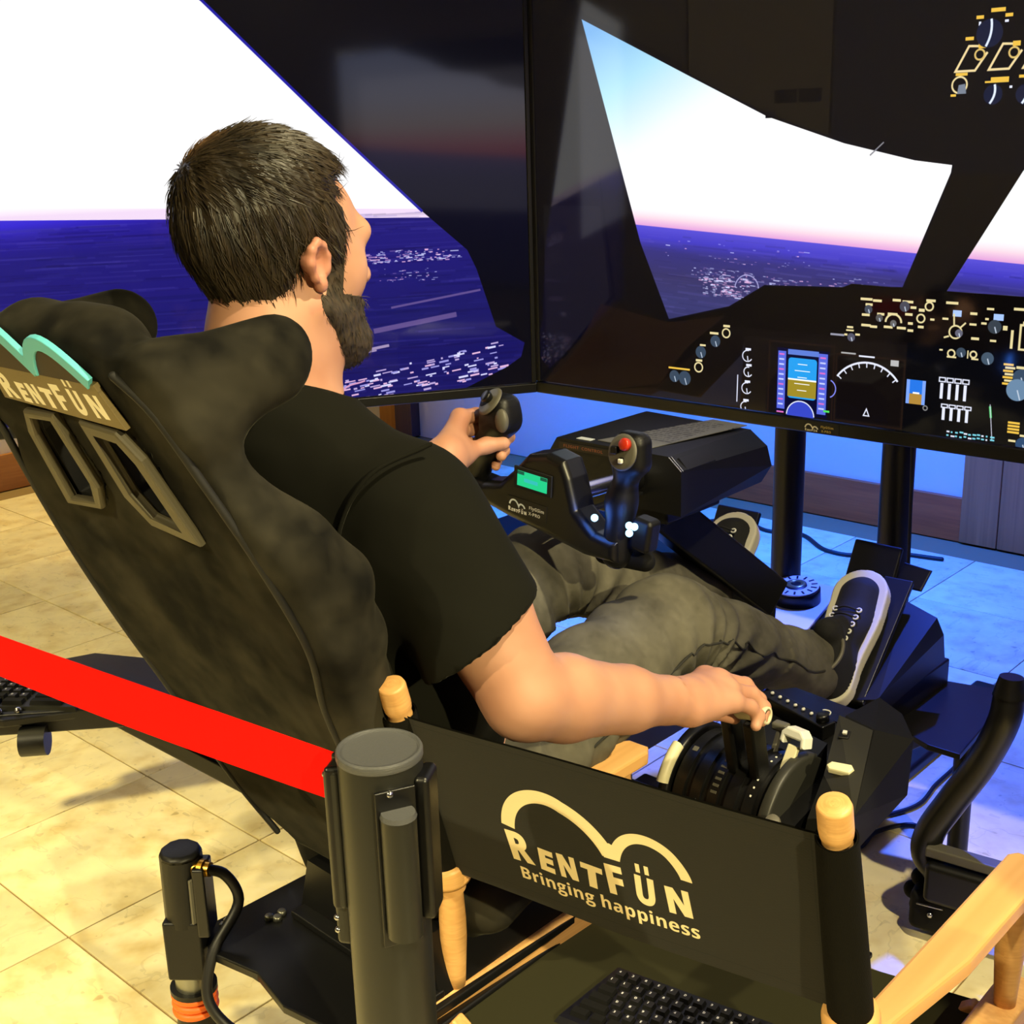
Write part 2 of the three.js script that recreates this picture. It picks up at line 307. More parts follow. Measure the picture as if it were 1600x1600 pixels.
function rentfun(c, x, y, s, col) {                      // hand-drawn capitals, s = total width
  const L = [['R', 0.0, 0.20, -0.06, 0.135], ['E', 0.165, 0.145, 0.05, 0.095], ['N', 0.28, 0.15, -0.03, 0.115], ['T', 0.41, 0.145, 0.05, 0.11], ['F', 0.54, 0.19, -0.04, 0.105], ['U', 0.685, 0.18, 0.03, 0.115], ['N', 0.845, 0.165, -0.05, 0.14]];
  c.fillStyle = col; c.textBaseline = 'alphabetic'; c.strokeStyle = col;
  for (const [ch, dx, h, r, lw2] of L) { c.save(); c.translate(x + dx * s, y); c.rotate(r); c.font = `bold ${Math.round(h * s * 1.25)}px sans-serif`; const w = c.measureText(ch).width; c.scale(lw2 * s / w, 1); c.fillText(ch, 0, 0); c.lineWidth = s * 0.012; c.strokeText(ch, 0, 0); c.restore(); }
  c.fillRect(x + 0.712 * s, y - 0.235 * s, 0.022 * s, 0.052 * s); c.fillRect(x + 0.757 * s, y - 0.235 * s, 0.022 * s, 0.052 * s);
}
function lights(c, n, x0, x1, y0, y1, s, tilt = 0) {
  for (let i = 0; i < n; i++) { const u = rnd(), x = mix(x0, x1, u), y = mix(y0, y1, Math.pow(rnd(), 0.8)) + (x - x0) * tilt, a = 0.25 + 0.7 * rnd(), w = s * (0.6 + 3.4 * rnd() * rnd()); c.fillStyle = rnd() > 0.45 ? `rgba(210,214,255,${a})` : `rgba(235,180,225,${a})`; c.fillRect(x, y, w * 2.2, s * (0.6 + 0.5 * rnd())); }
}
const W2 = 2048, H2 = 1172;
const leftTex = canvasTex(W2, H2, (c) => {
  c.fillStyle = '#ffffff'; c.fillRect(0, 0, W2, H2);
  let g = c.createLinearGradient(0, 585, 0, 612); g.addColorStop(0, 'rgba(255,235,248,0)'); g.addColorStop(1, '#f3dcf6'); c.fillStyle = g;
  path(c, [[0, 560], [1800, 640], [1800, 670], [0, 595]]); c.fill();
  g = c.createLinearGradient(0, 600, 40, 1172); for (const [s, k] of [[0, '#8d86e6'], [0.06, '#5546e2'], [0.14, '#3a2cd0'], [0.2, '#2a1f96'], [0.3, '#241d78'], [0.5, '#221b74'], [0.75, '#1d1a66'], [1, '#1a1660']]) g.addColorStop(s, k);
  c.fillStyle = g; path(c, [[0, 596], [654, 619], [1749, 661], [2048, 672], [2048, 1172], [0, 1172]]); c.fill();
  for (let i = 0; i < 900; i++) { const y = 640 + Math.pow(rnd(), 1.4) * 520, x = rnd() * 2000, w = 30 + rnd() * 190; c.fillStyle = rnd() > 0.5 ? `rgba(90,80,190,${0.05 + rnd() * 0.1})` : `rgba(12,10,48,${0.05 + rnd() * 0.12})`; c.fillRect(x, y, w, 2 + rnd() * 5); }
  lights(c, 120, 1560, 1830, 742, 775, 3.2); lights(c, 40, 1600, 1760, 790, 830, 2); lights(c, 90, 0, 600, 820, 900, 1.6);
  c.save(); c.rotate(-0.13);
  for (let i = 0; i < 130; i++) { const a = rnd(), x = 1270 + a * 520, y = 1270 + rnd() * 88 - a * 14; c.fillStyle = ['#d9d8ff', '#e3b6dc', '#9c98e0', '#b9a4d8'][i % 4]; c.fillRect(x, y, 5 + rnd() * 26, 3 + rnd() * 3.2); }
  c.fillStyle = '#a290b8'; c.fillRect(1380, 1200, 95, 8); c.fillRect(1378, 1208, 60, 5); c.fillStyle = 'rgba(150,120,170,.55)'; c.fillRect(1440, 1150, 240, 14); c.fillRect(1500, 1100, 260, 6); c.restore();
  c.strokeStyle = '#d79cc4'; c.lineWidth = 5; c.beginPath(); c.moveTo(1480, 1120); c.bezierCurveTo(1500, 1098, 1520, 1106, 1545, 1096); c.stroke();
  // dark window post
  path(c, [[1060, 0], [1196, 108], [1470, 388], [1732, 644], [1854, 753], [1879, 807], [1930, 972], [2014, 1024], [2003, 1064], [1960, 1090], [1838, 1140], [1700, 1172], [2048, 1172], [2048, 0]]); c.fillStyle = '#0b0a12'; c.fill();
  c.strokeStyle = '#241fa0'; c.lineWidth = 7; c.beginPath(); c.moveTo(1060, 0); c.lineTo(1196, 108); c.lineTo(1470, 388); c.lineTo(1732, 644); c.stroke();
});
const rightTex = canvasTex(1024, 586, (c, w, h) => {      // side window with a red sunset horizon, facing the first screen
  const P = (l) => l.map(([u, v]) => [u * w, v * h]);
  c.fillStyle = '#0b0a12'; c.fillRect(0, 0, w, h);
  let g = c.createLinearGradient(0, 0, 0, 0.47 * h); for (const [s, k] of [[0, '#c8d2ff'], [0.45, '#dcdcf4'], [0.7, '#e4d0cc'], [0.86, '#e8909c'], [1, '#e0405c']]) g.addColorStop(s, k);
  c.save(); path(c, P([[0.12, 0.3], [0.326, 0.212], [0.4, 0.19], [0.46, 0.15], [0.577, 0.117], [0.65, 0.07], [0.806, 0.0], [1, 0], [1, 1], [0.3, 1], [0.2, 0.8]])); c.clip(); c.fillStyle = g; c.fillRect(0, 0, w, h);
  g = c.createLinearGradient(0, 0.44 * h, 0, h); for (const [s, k] of [[0, '#3a3c9c'], [0.2, '#26286c'], [1, '#16163c']]) g.addColorStop(s, k); c.fillStyle = g; path(c, P([[0, 0.5], [0.33, 0.466], [0.6, 0.446], [0.93, 0.412], [1, 0.405], [1, 1], [0, 1]])); c.fill();
  lights(c, 60, 300, 900, 300, 480, 1.6); c.restore();
});
const centreTex = canvasTex(W2, H2, (c) => {
  c.fillStyle = '#0b090c'; c.fillRect(0, 0, W2, H2);
  let g = c.createLinearGradient(0, 880, 0, 1172); g.addColorStop(0, '#0c090a'); g.addColorStop(1, '#1c110d'); c.fillStyle = g; path(c, [[0, 1172], [100, 1060], [290, 870], [470, 940], [760, 830], [1400, 810], [2048, 830], [2048, 1172]]); c.fill();
  c.fillStyle = '#13100f'; path(c, [[40, 0], [200, 160], [509, 300], [520, 0]]); c.fill(); c.fillStyle = '#1a1612'; path(c, [[505, 0], [520, 330], [910, 480], [915, 0]]); c.fill();
  c.fillStyle = '#090911'; c.fillRect(915, 0, 1133, 560);
  c.strokeStyle = '#050408'; c.lineWidth = 7; c.beginPath(); c.moveTo(912, 0); c.lineTo(912, 470); c.stroke(); c.beginPath(); c.moveTo(510, 0); c.lineTo(520, 320); c.stroke();
  c.fillStyle = '#131114'; path(c, [[40, 640], [240, 640], [270, 880], [100, 1062], [40, 1062]]); c.fill(); c.strokeStyle = '#040406'; c.lineWidth = 8; c.beginPath(); c.moveTo(100, 1063); c.lineTo(285, 875); c.lineTo(240, 560); c.stroke();
  c.fillStyle = '#04040a'; for (const x of [765, 830]) { c.fillRect(x, 370, 58, 30); }
  // left windscreen
  const win = [[181, 165], [529, 326], [748, 426], [950, 490], [1121, 529], [1209, 540], [1207, 559], [1112, 809], [951, 818], [753, 824], [653, 882], [467, 928], [373, 733]];
  const sky = (pts, x0) => {
    c.save(); path(c, pts); c.clip(); g = c.createLinearGradient(240, 190, 400, 520); for (const [s, k] of [[0, '#7cb6ee'], [0.45, '#b4e6fb'], [0.85, '#f4fdff'], [1, '#ffffff']]) g.addColorStop(s, k); c.fillStyle = g; c.fillRect(0, 0, W2, H2);
    c.save(); c.translate(380, 687); c.rotate(0.058);
    g = c.createLinearGradient(0, -52, 0, 0); g.addColorStop(0, 'rgba(255,250,252,0)'); g.addColorStop(0.6, '#fbdcea'); g.addColorStop(1, '#e6a4de'); c.fillStyle = g; c.fillRect(-200, -52, 2000, 54);
    g = c.createLinearGradient(0, 0, 0, 250); for (const [s, k] of [[0, '#5b52d8'], [0.12, '#463ec4'], [0.25, '#38347e'], [0.5, '#3a3668'], [0.75, '#3c3c74'], [1, '#31315e']]) g.addColorStop(s, k); c.fillStyle = g; c.fillRect(-200, 0, 2000, 600);
    for (let i = 0; i < 500; i++) { c.fillStyle = rnd() > 0.5 ? `rgba(130,120,220,${0.05 + rnd() * 0.09})` : `rgba(30,26,70,${0.06 + rnd() * 0.12})`; c.fillRect(-100 + rnd() * 1800, 6 + rnd() * 250, 20 + rnd() * 120, 2 + rnd() * 4); }
    lights(c, 150, 160, 560, 85, 120, 2.6, 0.01); lights(c, 130, 200, 340, 100, 155, 3, -0.02); lights(c, 60, 560, 820, 70, 100, 2); lights(c, 40, 60, 500, 20, 70, 2);
    c.strokeStyle = 'rgba(190,188,240,.8)'; c.lineWidth = 3; c.beginPath(); c.arc(330, 128, 34, Math.PI, 0); c.stroke();
    c.restore(); c.restore();
  };
  sky(win); sky([[1400, 520], [1360, 553], [1214, 810], [1382, 812], [1900, 830], [2048, 800], [2048, 430], [1700, 490]]);
  c.strokeStyle = '#0a0a14'; c.lineWidth = 5; path(c, win); c.stroke(); c.fillStyle = '#0d0c14'; c.fillRect(742, 414, 26, 18);
  c.strokeStyle = '#8a8a92'; c.lineWidth = 3; c.beginPath(); c.moveTo(1014, 520); c.lineTo(1046, 492); c.stroke();
  c.fillStyle = '#0a0707'; path(c, [[467, 930], [653, 884], [753, 826], [951, 820], [985, 806], [1117, 809], [1382, 812], [1700, 828], [2048, 800], [2048, 1172], [1180, 1172], [1180, 930], [640, 930], [430, 1110], [300, 1130]]); c.fill();
  c.fillStyle = '#1a100c'; path(c, [[240, 900], [467, 934], [640, 905], [520, 1000], [440, 1100], [230, 1140], [60, 1172], [20, 1172], [150, 1030]]); c.fill();
  c.fillStyle = '#0e0a0a'; path(c, [[640, 935], [700, 950], [690, 1010], [560, 1120], [430, 1115], [560, 1010]]); c.fill();
  c.fillStyle = '#1d1b24'; path(c, [[690, 1000], [700, 965], [690, 1130], [380, 1150], [440, 1118], [570, 1122]]); c.fill();
  c.fillStyle = '#140f0e'; path(c, [[700, 950], [1180, 935], [1180, 1160], [700, 1145]]); c.fill();
  c.strokeStyle = '#221611'; c.lineWidth = 4; c.strokeRect(772, 956, 176, 184); c.strokeRect(955, 972, 172, 160); c.fillStyle = '#100b0b'; c.fillRect(960, 976, 162, 150);
  c.fillStyle = '#07070b'; path(c, [[1130, 930], [1420, 935], [1420, 1172], [1130, 1160]]); c.fill();
  const amb = '#e9d9a0', yel = '#f0c24a', wht = '#e8ecff';
  const dash = (x, y, w, h, k = amb) => { c.fillStyle = k; c.fillRect(x, y, w, h); };
  const ring = (x, y, r, k = amb, lw = 4) => { c.strokeStyle = k; c.lineWidth = lw; c.beginPath(); c.arc(x, y, r, 0, 7); c.stroke(); };
  const knob = (x, y, r, k = '#39495c') => { c.fillStyle = k; c.beginPath(); c.arc(x, y, r, 0, 7); c.fill(); c.strokeStyle = '#c8d4e4'; c.lineWidth = 2.5; c.beginPath(); c.moveTo(x, y); c.lineTo(x + r * 0.3, y + r * 0.9); c.stroke(); };
  // dimmer strip on the left
  ring(645, 948, 11); dash(636, 927, 20, 6); knob(613, 971, 15); dash(596, 948, 26, 6); knob(569, 1003, 16); dash(566, 982, 18, 5); ring(563, 1043, 12); dash(554, 1022, 20, 6); knob(487, 1074, 16); knob(520, 1076, 19); dash(468, 1050, 68, 5, yel);
  for (const [x, y, r] of [[709, 1000, 14], [712, 1040, 12], [709, 1082, 14], [706, 1130, 13]]) { c.strokeStyle = wht; c.lineWidth = 3; c.beginPath(); c.arc(x, y, r, 0.5, 5); c.stroke(); dash(x - 6, y - 20, 16, 6, wht); c.beginPath(); c.moveTo(x, y); c.lineTo(x + 2, y + 12); c.stroke(); }
  c.strokeStyle = wht; c.beginPath(); c.moveTo(682, 1050); c.lineTo(681, 1120); c.stroke();
  // primary flight display
  c.fillStyle = '#0a0a30'; c.fillRect(794, 970, 142, 162); c.fillStyle = '#5b6be0'; c.fillRect(797, 978, 22, 144); c.fillRect(908, 976, 24, 148); c.fillStyle = '#5f7fd8'; c.fillRect(824, 972, 84, 13);
  c.fillStyle = '#28a0f0'; c.beginPath(); c.roundRect(826, 992, 78, 100, 8); c.fill(); c.fillStyle = '#a08c28'; c.fillRect(826, 1046, 78, 42); c.fillStyle = '#ffffff'; c.fillRect(826, 1043, 78, 4); for (let i = 0; i < 5; i++) { c.fillRect(852 - i % 2 * 8, 1006 + i * 16, 26 + i % 2 * 16, 2); }
  for (let i = 0; i < 11; i++) { c.fillStyle = i % 3 ? '#c8d0ff' : '#e070c8'; c.fillRect(800, 984 + i * 12.4, 14, 4); c.fillRect(912, 984 + i * 12.4, 15, 4); }
  c.strokeStyle = '#8890ff'; c.lineWidth = 3; c.beginPath(); c.arc(934, 1058, 22, -1.2, 1.2); c.stroke(); c.fillStyle = '#3848c8'; c.beginPath(); c.arc(863, 1136, 38, Math.PI, 0); c.fill(); c.strokeStyle = wht; c.lineWidth = 3; c.beginPath(); c.arc(863, 1136, 38, Math.PI * 1.02, -0.02 * Math.PI); c.stroke(); dash(926, 1112, 16, 5, '#50e060'); dash(797, 1128, 20, 4, '#e070c8');
  // navigation display arc
  c.strokeStyle = wht; c.lineWidth = 5; c.beginPath(); c.arc(1036, 1082, 96, Math.PI * 1.2, Math.PI * 1.79); c.stroke(); for (let i = 0; i < 9; i++) { const a = Math.PI * (1.21 + 0.07 * i); c.lineWidth = 3; c.beginPath(); c.moveTo(1036 + 96 * Math.cos(a), 1082 + 96 * Math.sin(a)); c.lineTo(1036 + 84 * Math.cos(a), 1082 + 84 * Math.sin(a)); c.stroke(); }
  dash(966, 966, 38, 4, '#aaa'); dash(1012, 970, 40, 4, wht); dash(1092, 974, 20, 14, '#bbb'); c.strokeStyle = wht; c.beginPath(); c.moveTo(1038, 1096); c.lineTo(1031, 1112); c.lineTo(1045, 1112); c.closePath(); c.stroke();
  // standby instrument and engine display
  c.fillStyle = '#2878e8'; c.fillRect(1134, 1014, 46, 32); c.fillStyle = '#b48a3c'; c.fillRect(1134, 1046, 46, 24); c.fillStyle = '#7fa8ff'; c.fillRect(1134, 1014, 8, 56); c.fillRect(1172, 1014, 8, 56); dash(1150, 1042, 16, 4, '#fff'); ring(1182, 1076, 5, '#888', 3);
  for (let i = 0; i < 4; i++) { c.strokeStyle = wht; c.lineWidth = 3; c.strokeRect(1211 + i * 18, 1002, 14, 9); dash(1214 + i * 18, 1014, 7, 36, wht); c.strokeRect(1220 + i * 18, 1062, 14, 7); dash(1222 + i * 18, 1070, 7, 28, wht); }
  c.strokeStyle = '#50e070'; c.lineWidth = 5; c.beginPath(); c.moveTo(1330, 1054); c.lineTo(1334, 1080); c.stroke(); c.strokeStyle = '#ccd'; c.lineWidth = 2; c.beginPath(); c.moveTo(1330, 1050); c.lineTo(1340, 1128); c.stroke();
  for (let i = 0; i < 22; i++) dash(1236 + (i % 11) * 10, 1118 + Math.floor(i / 11) * 9 + rnd() * 4, 4 + rnd() * 6, 4, i % 4 ? '#7fd8ea' : wht);
  // glareshield panel
  for (const [x, y, w] of [[1009, 836, 30], [1022, 848, 18], [1040, 838, 22], [1088, 834, 20], [1112, 836, 26], [1132, 848, 14], [1014, 872, 20], [1052, 868, 18], [1078, 866, 24], [1120, 864, 18], [1014, 896, 24], [1036, 898, 18], [1070, 896, 22], [1102, 896, 22], [1128, 884, 12], [1128, 900, 14]]) dash(x, y, w, 6);
  c.strokeStyle = amb; c.lineWidth = 5; c.beginPath(); c.arc(1093, 888, 19, Math.PI, 0); c.stroke(); knob(1030, 862, 10, '#444c58'); knob(1118, 850, 12, '#444c58'); knob(1058, 880, 9, '#555'); knob(1093, 890, 8, '#666');
  ring(1158, 874, 9); dash(1152, 852, 14, 7); dash(1152, 890, 14, 6); ring(1176, 846, 9); dash(1168, 830, 22, 6); dash(1180, 872, 10, 5);
  dash(1214, 832, 28, 6); dash(1231, 850, 20, 14, '#a8c8ff'); ring(1240, 898, 14); c.beginPath(); c.moveTo(1236, 884); c.lineTo(1234, 858); c.moveTo(1250, 888); c.lineTo(1262, 876); c.moveTo(1226, 908); c.lineTo(1214, 912); c.stroke(); knob(1248, 900, 9, '#667'); dash(1208, 868, 14, 5); dash(1270, 852, 16, 6); dash(1270, 876, 16, 5); dash(1276, 906, 18, 6);
  dash(1306, 840, 16, 5); dash(1322, 852, 22, 14, '#a8c8ff'); knob(1326, 880, 15, '#39424c'); dash(1296, 872, 12, 5); dash(1304, 862, 8, 5); dash(1344, 876, 10, 10); dash(1318, 908, 14, 5); c.strokeStyle = amb; c.lineWidth = 5; c.strokeRect(1382, 872, 22, 52); dash(1364, 836, 34, 6); dash(1362, 884, 6, 40); dash(1386, 864, 12, 8);
  dash(978, 904, 16, 5); dash(976, 912, 20, 4); knob(990, 930, 10, '#556'); dash(972, 922, 8, 5); dash(1000, 920, 12, 5); dash(936, 924, 36, 5, '#99a');
  ring(1234, 946, 8); dash(1224, 952, 22, 4); knob(1256, 942, 11, '#3c4a5a'); ring(1284, 944, 7); dash(1280, 952, 16, 4); knob(1316, 950, 14, '#46586a'); dash(1206, 938, 8, 4); dash(1270, 936, 3, 18);
  for (let i = 0; i < 7; i++) dash(1352 + (i % 2) * 4, 956 + i * 7, 22, 5, i % 2 ? amb : yel); dash(1380, 960, 34, 6); knob(1392, 984, 18, '#3a4c62'); knob(1386, 1012, 24, '#6c8aa8'); c.strokeStyle = wht; c.strokeRect(1404, 1000, 30, 30); for (let i = 0; i < 4; i++) dash(1372, 1082 + i * 7, 26, 5, yel); dash(1376, 1122, 16, 5); knob(1408, 1130, 16, '#2c4a70'); dash(1400, 1108, 26, 5);
  // overhead panel
  const quad = (x) => { c.strokeStyle = '#f3dba0'; c.lineWidth = 5; c.beginPath(); c.moveTo(x + 56, 306); c.lineTo(x + 26, 304); c.lineTo(x, 353); c.lineTo(x + 42, 353); c.lineTo(x + 66, 318); c.stroke(); ring(x + 50, 322, 10, '#e0c070', 4); dash(x + 46, 300, 16, 10, yel); };
  quad(1199); quad(1270); quad(1341); dash(1236, 246, 16, 7, yel); dash(1266, 234, 30, 8, yel); dash(1296, 246, 16, 7, yel); dash(1216, 286, 18, 7, yel); dash(1242, 258, 5, 8, wht); dash(1296, 258, 8, 5, wht);
  const dial = (x, y, r) => { c.fillStyle = '#141c38'; c.beginPath(); c.arc(x, y, r, 0, 7); c.fill(); c.strokeStyle = '#e6f0ff'; c.lineWidth = 5; c.beginPath(); c.moveTo(x + 2, y - r); c.quadraticCurveTo(x + 8, y, x - 6, y + r * 0.9); c.stroke(); };
  dial(1266, 282, 28); dial(1283, 402, 20); dial(1350, 404, 20); ring(1210, 380, 16, '#f0dca0', 4); dash(1200, 356, 26, 6, yel); dash(1192, 398, 12, 5, yel); c.fillStyle = '#7a8494'; path(c, [[1208, 380], [1222, 378], [1226, 398], [1206, 398]]); c.fill();
  dash(1276, 368, 38, 7, yel); dash(1264, 375, 50, 4, yel); dash(1316, 386, 6, 5, wht); dash(1334, 366, 40, 6, yel);
});
function display(name, label, corner, dir, map, extra) {   // dir: unit vector from the meeting corner along the display, in plan
  const t = thing(name, label, 'screen', [corner[0] + dir[0] * SW / 2, SY, corner[1] + dir[1] * SW / 2]);
  const c = corner, d = dir, out = extra.out, at = (s, y, n) => [c[0] + d[0] * s + out[0] * n, SY + y, c[1] + d[1] * s + out[1] * n];
  const b = extra.bezel, o3 = [out[0], 0, out[1]];
  const bar = (s0, y0, s1, y1, w, h) => beam(at(s0, y0, -0.012), at(s1, y1, -0.012), w, h, 0.003);
  part('bezel', bar(0, b[0] / 2, SW, b[0] / 2, 0.03, b[0]), M.satinBlack, t); part('bezel', bar(0, SH - 0.006, SW, SH - 0.006, 0.03, 0.012), M.satinBlack, t);
  for (const s of [0.006, SW - 0.006]) part('bezel', beam(at(s, b[0], -0.012), at(s, SH - 0.012, -0.012), 0.012, 0.03, 0.003, o3), M.satinBlack, t);
  part('back_cover', beam(at(0.06, SH / 2, -0.05), at(SW - 0.06, SH / 2, -0.05), 0.05, SH - 0.1, 0.01), M.matteBlack, t);
  const g = new THREE.PlaneGeometry(SW - 0.02, SH - b[0] - 0.01), p = g.attributes.position, uv = g.attributes.uv, N = [];
  for (let i = 0; i < p.count; i++) { const s = p.getX(i) + SW / 2, y = p.getY(i) + (SH + b[0]) / 2 - 0.003; const q = at(extra.flip ? SW - s : s, y, 0); p.setXYZ(i, ...q); uv.setXY(i, s / SW, y / SH); g.attributes.normal.setXYZ(i, out[0], 0, out[1]); }
  const m = phy({ color: 0x020202, roughness: 0.07, emissive: 0xffffff, emissiveMap: map, emissiveIntensity: extra.glow, ior: 1.62, specularIntensity: 1 });
  part('panel', g, m, t);
  const L = new THREE.RectAreaLight(extra.col, extra.rect, SW * extra.lw, SH * 0.55); const lp = at(SW * extra.ls, SH * 0.6, 0.02); L.position.set(...lp); L.lookAt(lp[0] + out[0], lp[1], lp[2] + out[1]); L.name = 'screen_light'; scene.add(L);
  return [t, at];
}
const LD = [-0.5101, 0.8601];
const [, atL] = display('television_screen', 'large black-framed screen behind the pilot, showing white sky over a deep blue night landscape', SC, LD, leftTex, { out: [0.8601, 0.5101], bezel: [0.022], flip: true, glow: 1.05, col: 0xf2f0ff, rect: 0.5, lw: 0.6, ls: 0.65 });
const [centreTV, atC] = display('television_screen', 'large black-framed screen showing a cockpit dashboard, windscreen and overhead switches', SC, [1, 0], centreTex, { out: [0, 1], bezel: [0.026], glow: 1.05, col: 0xeaf0ff, rect: 0.35, lw: 0.4, ls: 0.35 });
display('television_screen', 'third black-framed screen with a red sunset horizon, facing the first and mirrored in it', [SC[0] + SW, SC[1]], [0.5101, 0.8601], rightTex, { out: [-0.8601, 0.5101], bezel: [0.022], glow: 1.15, col: 0xf0e8f4, rect: 0.3, lw: 0.6, ls: 0.6 });
// small sticker on the lower bezel of the cockpit screen
{
  const st = canvasTex(256, 80, (c) => { c.fillStyle = '#0c0c0a'; c.fillRect(0, 0, 256, 80); cloudLogo(c, 8, 52, 100, '#efe8c8', 0.1); rentfun(c, 12, 74, 92, '#efe8c8'); c.fillStyle = '#c8ae54'; c.font = 'bold 24px sans-serif'; c.fillText('FlyGSim', 124, 42); c.fillText('X-PRO', 130, 72); });
  const a = atC(0.72, 0.013, 0.0035); part('sticker', new THREE.BoxGeometry(0.075, 0.0215, 0.001).translate(a[0], a[1], a[2]), [M.dark, M.dark, M.dark, M.dark, std({ map: st, roughness: 0.5 }), M.dark], centreTV);
}
// floor stand with two round black uprights
{
  const t = thing('display_stand', 'black floor stand with two round uprights under the cockpit screen', 'stand', [-1.27, 0, -2.5]);
  for (const x of [-1.402, -1.142]) { part('upright', rod([x, 0.03, -2.43], [x, 1.5, -2.43], 0.0345, 0.0345, 28), M.steelBlack, t); part('foot', rbox(0.09, 0.03, 0.7, [x, 0.015, -2.72], 0.01), M.steelBlack, t); part('bracket', rbox(0.07, 0.06, 0.3, [x, 1.35, -2.3], 0.006), M.steelBlack, t); }
  part('crossbar', rbox(0.6, 0.08, 0.03, [-1.272, 1.35, -2.155], 0.006), M.steelBlack, t);
  part('cable', tube([[-1.103, 0.9, -2.4], [-1.093, 0.7, -2.395], [-1.09, 0.45, -2.4], [-1.094, 0.2, -2.405]], 0.004, 30, 8), M.cable, t);
}
{
  const t = thing('floor_box', 'low black box on the blue floor, glimpsed between the yoke and the pilot\'s left knee', 'box', [-2.86, 0, -3.2]);
  part('case', rbox(0.6, 0.1, 0.7, [-2.75, 0.05, -3.25], 0.012), M.steelBlack, t); part('lid', rbox(0.58, 0.008, 0.68, [-2.75, 0.104, -3.25], 0.003), M.matteBlack, t);
}
// ---------------------------------------------------------------- racing seat
const SO = [-1.11, 0.878, -0.727], SS = [0, 0.909, 0.417], SN = [0, -0.417, 0.909];   // back panel origin, up the back, outward to the rear
const seatW = (u, s, n) => [SO[0] + u, SO[1] + SS[1] * s + SN[1] * n, SO[2] + SS[2] * s + SN[2] * n];
{
  const t = thing('racing_seat', 'black suede racing seat with winged headrest and two belt slots, under the pilot', 'seat', [-1.11, 0.3, -0.85]);
  // shell in seat coordinates (u right, s up the back, w forward), made as one padded body
  const slotR = [[0.03, 0.36], [0.085, 0.357], [0.103, 0.33], [0.118, 0.237], [0.05, 0.245], [0.03, 0.275]], slotL = slotR.map(([a, b]) => [-a, b]);
  const sr = poly2(slotR), sl = poly2(slotL);
  const outline = poly2([[-0.1, 0.445], [-0.165, 0.402], [-0.186, 0.3], [-0.222, 0.18], [-0.225, 0.02], [-0.2, -0.14], [-0.19, -0.3], [-0.13, -0.37], [0.13, -0.37], [0.15, -0.3], [0.158, -0.14], [0.178, 0.02], [0.208, 0.16], [0.186, 0.3], [0.165, 0.402], [0.1, 0.445]]);
  const ext = (d2, w, w0, w1, r) => { const a = d2 + r, b = Math.max(w0 - w, w - w1) + r; return Math.min(Math.max(a, b), 0) + Math.hypot(Math.max(a, 0), Math.max(b, 0)) - r; };
  const headroll = cap([-0.06, 0.412, 0.04], [0.055, 0.412, 0.04], 0.04);
  const wing = (m) => { const top = cap([m * 0.162, 0.41, 0.02], m > 0 ? [0.17, 0.368, 0.132] : [-0.165, 0.345, 0.165], 0.03, m > 0 ? 0.034 : 0.04), bot = cap([m * 0.165, 0.365, 0.0], [m * 0.176, 0.356, 0.115], 0.028, 0.03); return union([top, bot], 0.02); };
  const nar = (m, s) => m > 0 ? mix(0.78, 1, sstep(-0.02, 0.17, s)) : 1;
  const bolster = (m) => union([...[[[0.186, 0.25, 0.015], [0.196, 0.21, 0.042]], [[0.196, 0.21, 0.042], [0.2, 0.15, 0.062]], [[0.2, 0.15, 0.062], [0.2, 0.07, 0.06]], [[0.2, 0.07, 0.06], [0.194, 0, 0.054]], [[0.194, 0, 0.054], [0.187, -0.08, 0.056]], [[0.187, -0.08, 0.056], [0.18, -0.17, 0.085]], [[0.18, -0.17, 0.085], [0.175, -0.26, 0.13]], [[0.188, 0.22, 0.02], [0.2, 0.1, 0.025]], [[0.2, 0.1, 0.025], [0.19, -0.05, 0.02]], [[0.19, -0.05, 0.02], [0.178, -0.27, 0.03]]].map(([a, b]) => cap([a[0] * m * nar(m, a[1]), a[1], a[2]], [b[0] * m * nar(m, b[1]), b[1], b[2]], 0.031))], 0.03);
  const wr = wing(1), wl = wing(-1), br = bolster(1), bl = bolster(-1);
  const pan = union([sbox([-0.015, 0, 0], [0.155, 0.04, 0.2], 0.035), cap([0.165, 0.035, -0.14], [0.145, 0.03, 0.05], 0.034), cap([-0.185, 0.04, -0.14], [-0.175, 0.045, 0.18], 0.04)], 0.05);
  const f = (x, y, z) => {
    const dy = y - SO[1], dz = z - SO[2], u = x - SO[0], s = dy * SS[1] + dz * SS[2], w = -(dy * SN[1] + dz * SN[2]);
    let d = ext(outline(u, s), w + 0.006 * (u * u) / 0.04, -0.002, 0.055, 0.02);
    d = smin(d, headroll(u, s, w), 0.04); d = smin(d, wr(u, s, w), 0.045); d = smin(d, wl(u, s, w), 0.045); d = smin(d, br(u, s, w), 0.05); d = smin(d, bl(u, s, w), 0.05);
    d = smax(d, -w - 0.003, 0.018);
    d = Math.max(d, -Math.min(sr(u, s), sl(u, s)));
    // seat pan, tipped up towards the knees
    const py = y - 0.535, pz = z + 1.1, c = Math.cos(0.2), q = Math.sin(0.2); d = smin(d, pan(u, py * c + pz * q, -(-py * q + pz * c)), 0.05);
    return d + 0.0016 * vn(x * 22, y * 22, z * 22);
  };
  part('upholstery', nets(f, [-1.4, 0.45, -1.36], [-0.82, 1.4, -0.45], 0.007, { col: suedeMix }), M.suede, t);
  // piping seam along both edges of the back panel
  for (const m of [-1, 1]) part('piping', tube([[m * 0.135, 0.425], [m * 0.165, 0.395], [m * 0.186, 0.32], [m * 0.206, 0.22], [m * 0.217, 0.12], [m * 0.215, 0.02], [m * 0.2, -0.1], [m * 0.187, -0.25], [m * 0.155, -0.35]].map(([u, s]) => seatW(u * nar(m, s), s, 0.002)), 0.0042, 60, 8), M.piping, t);
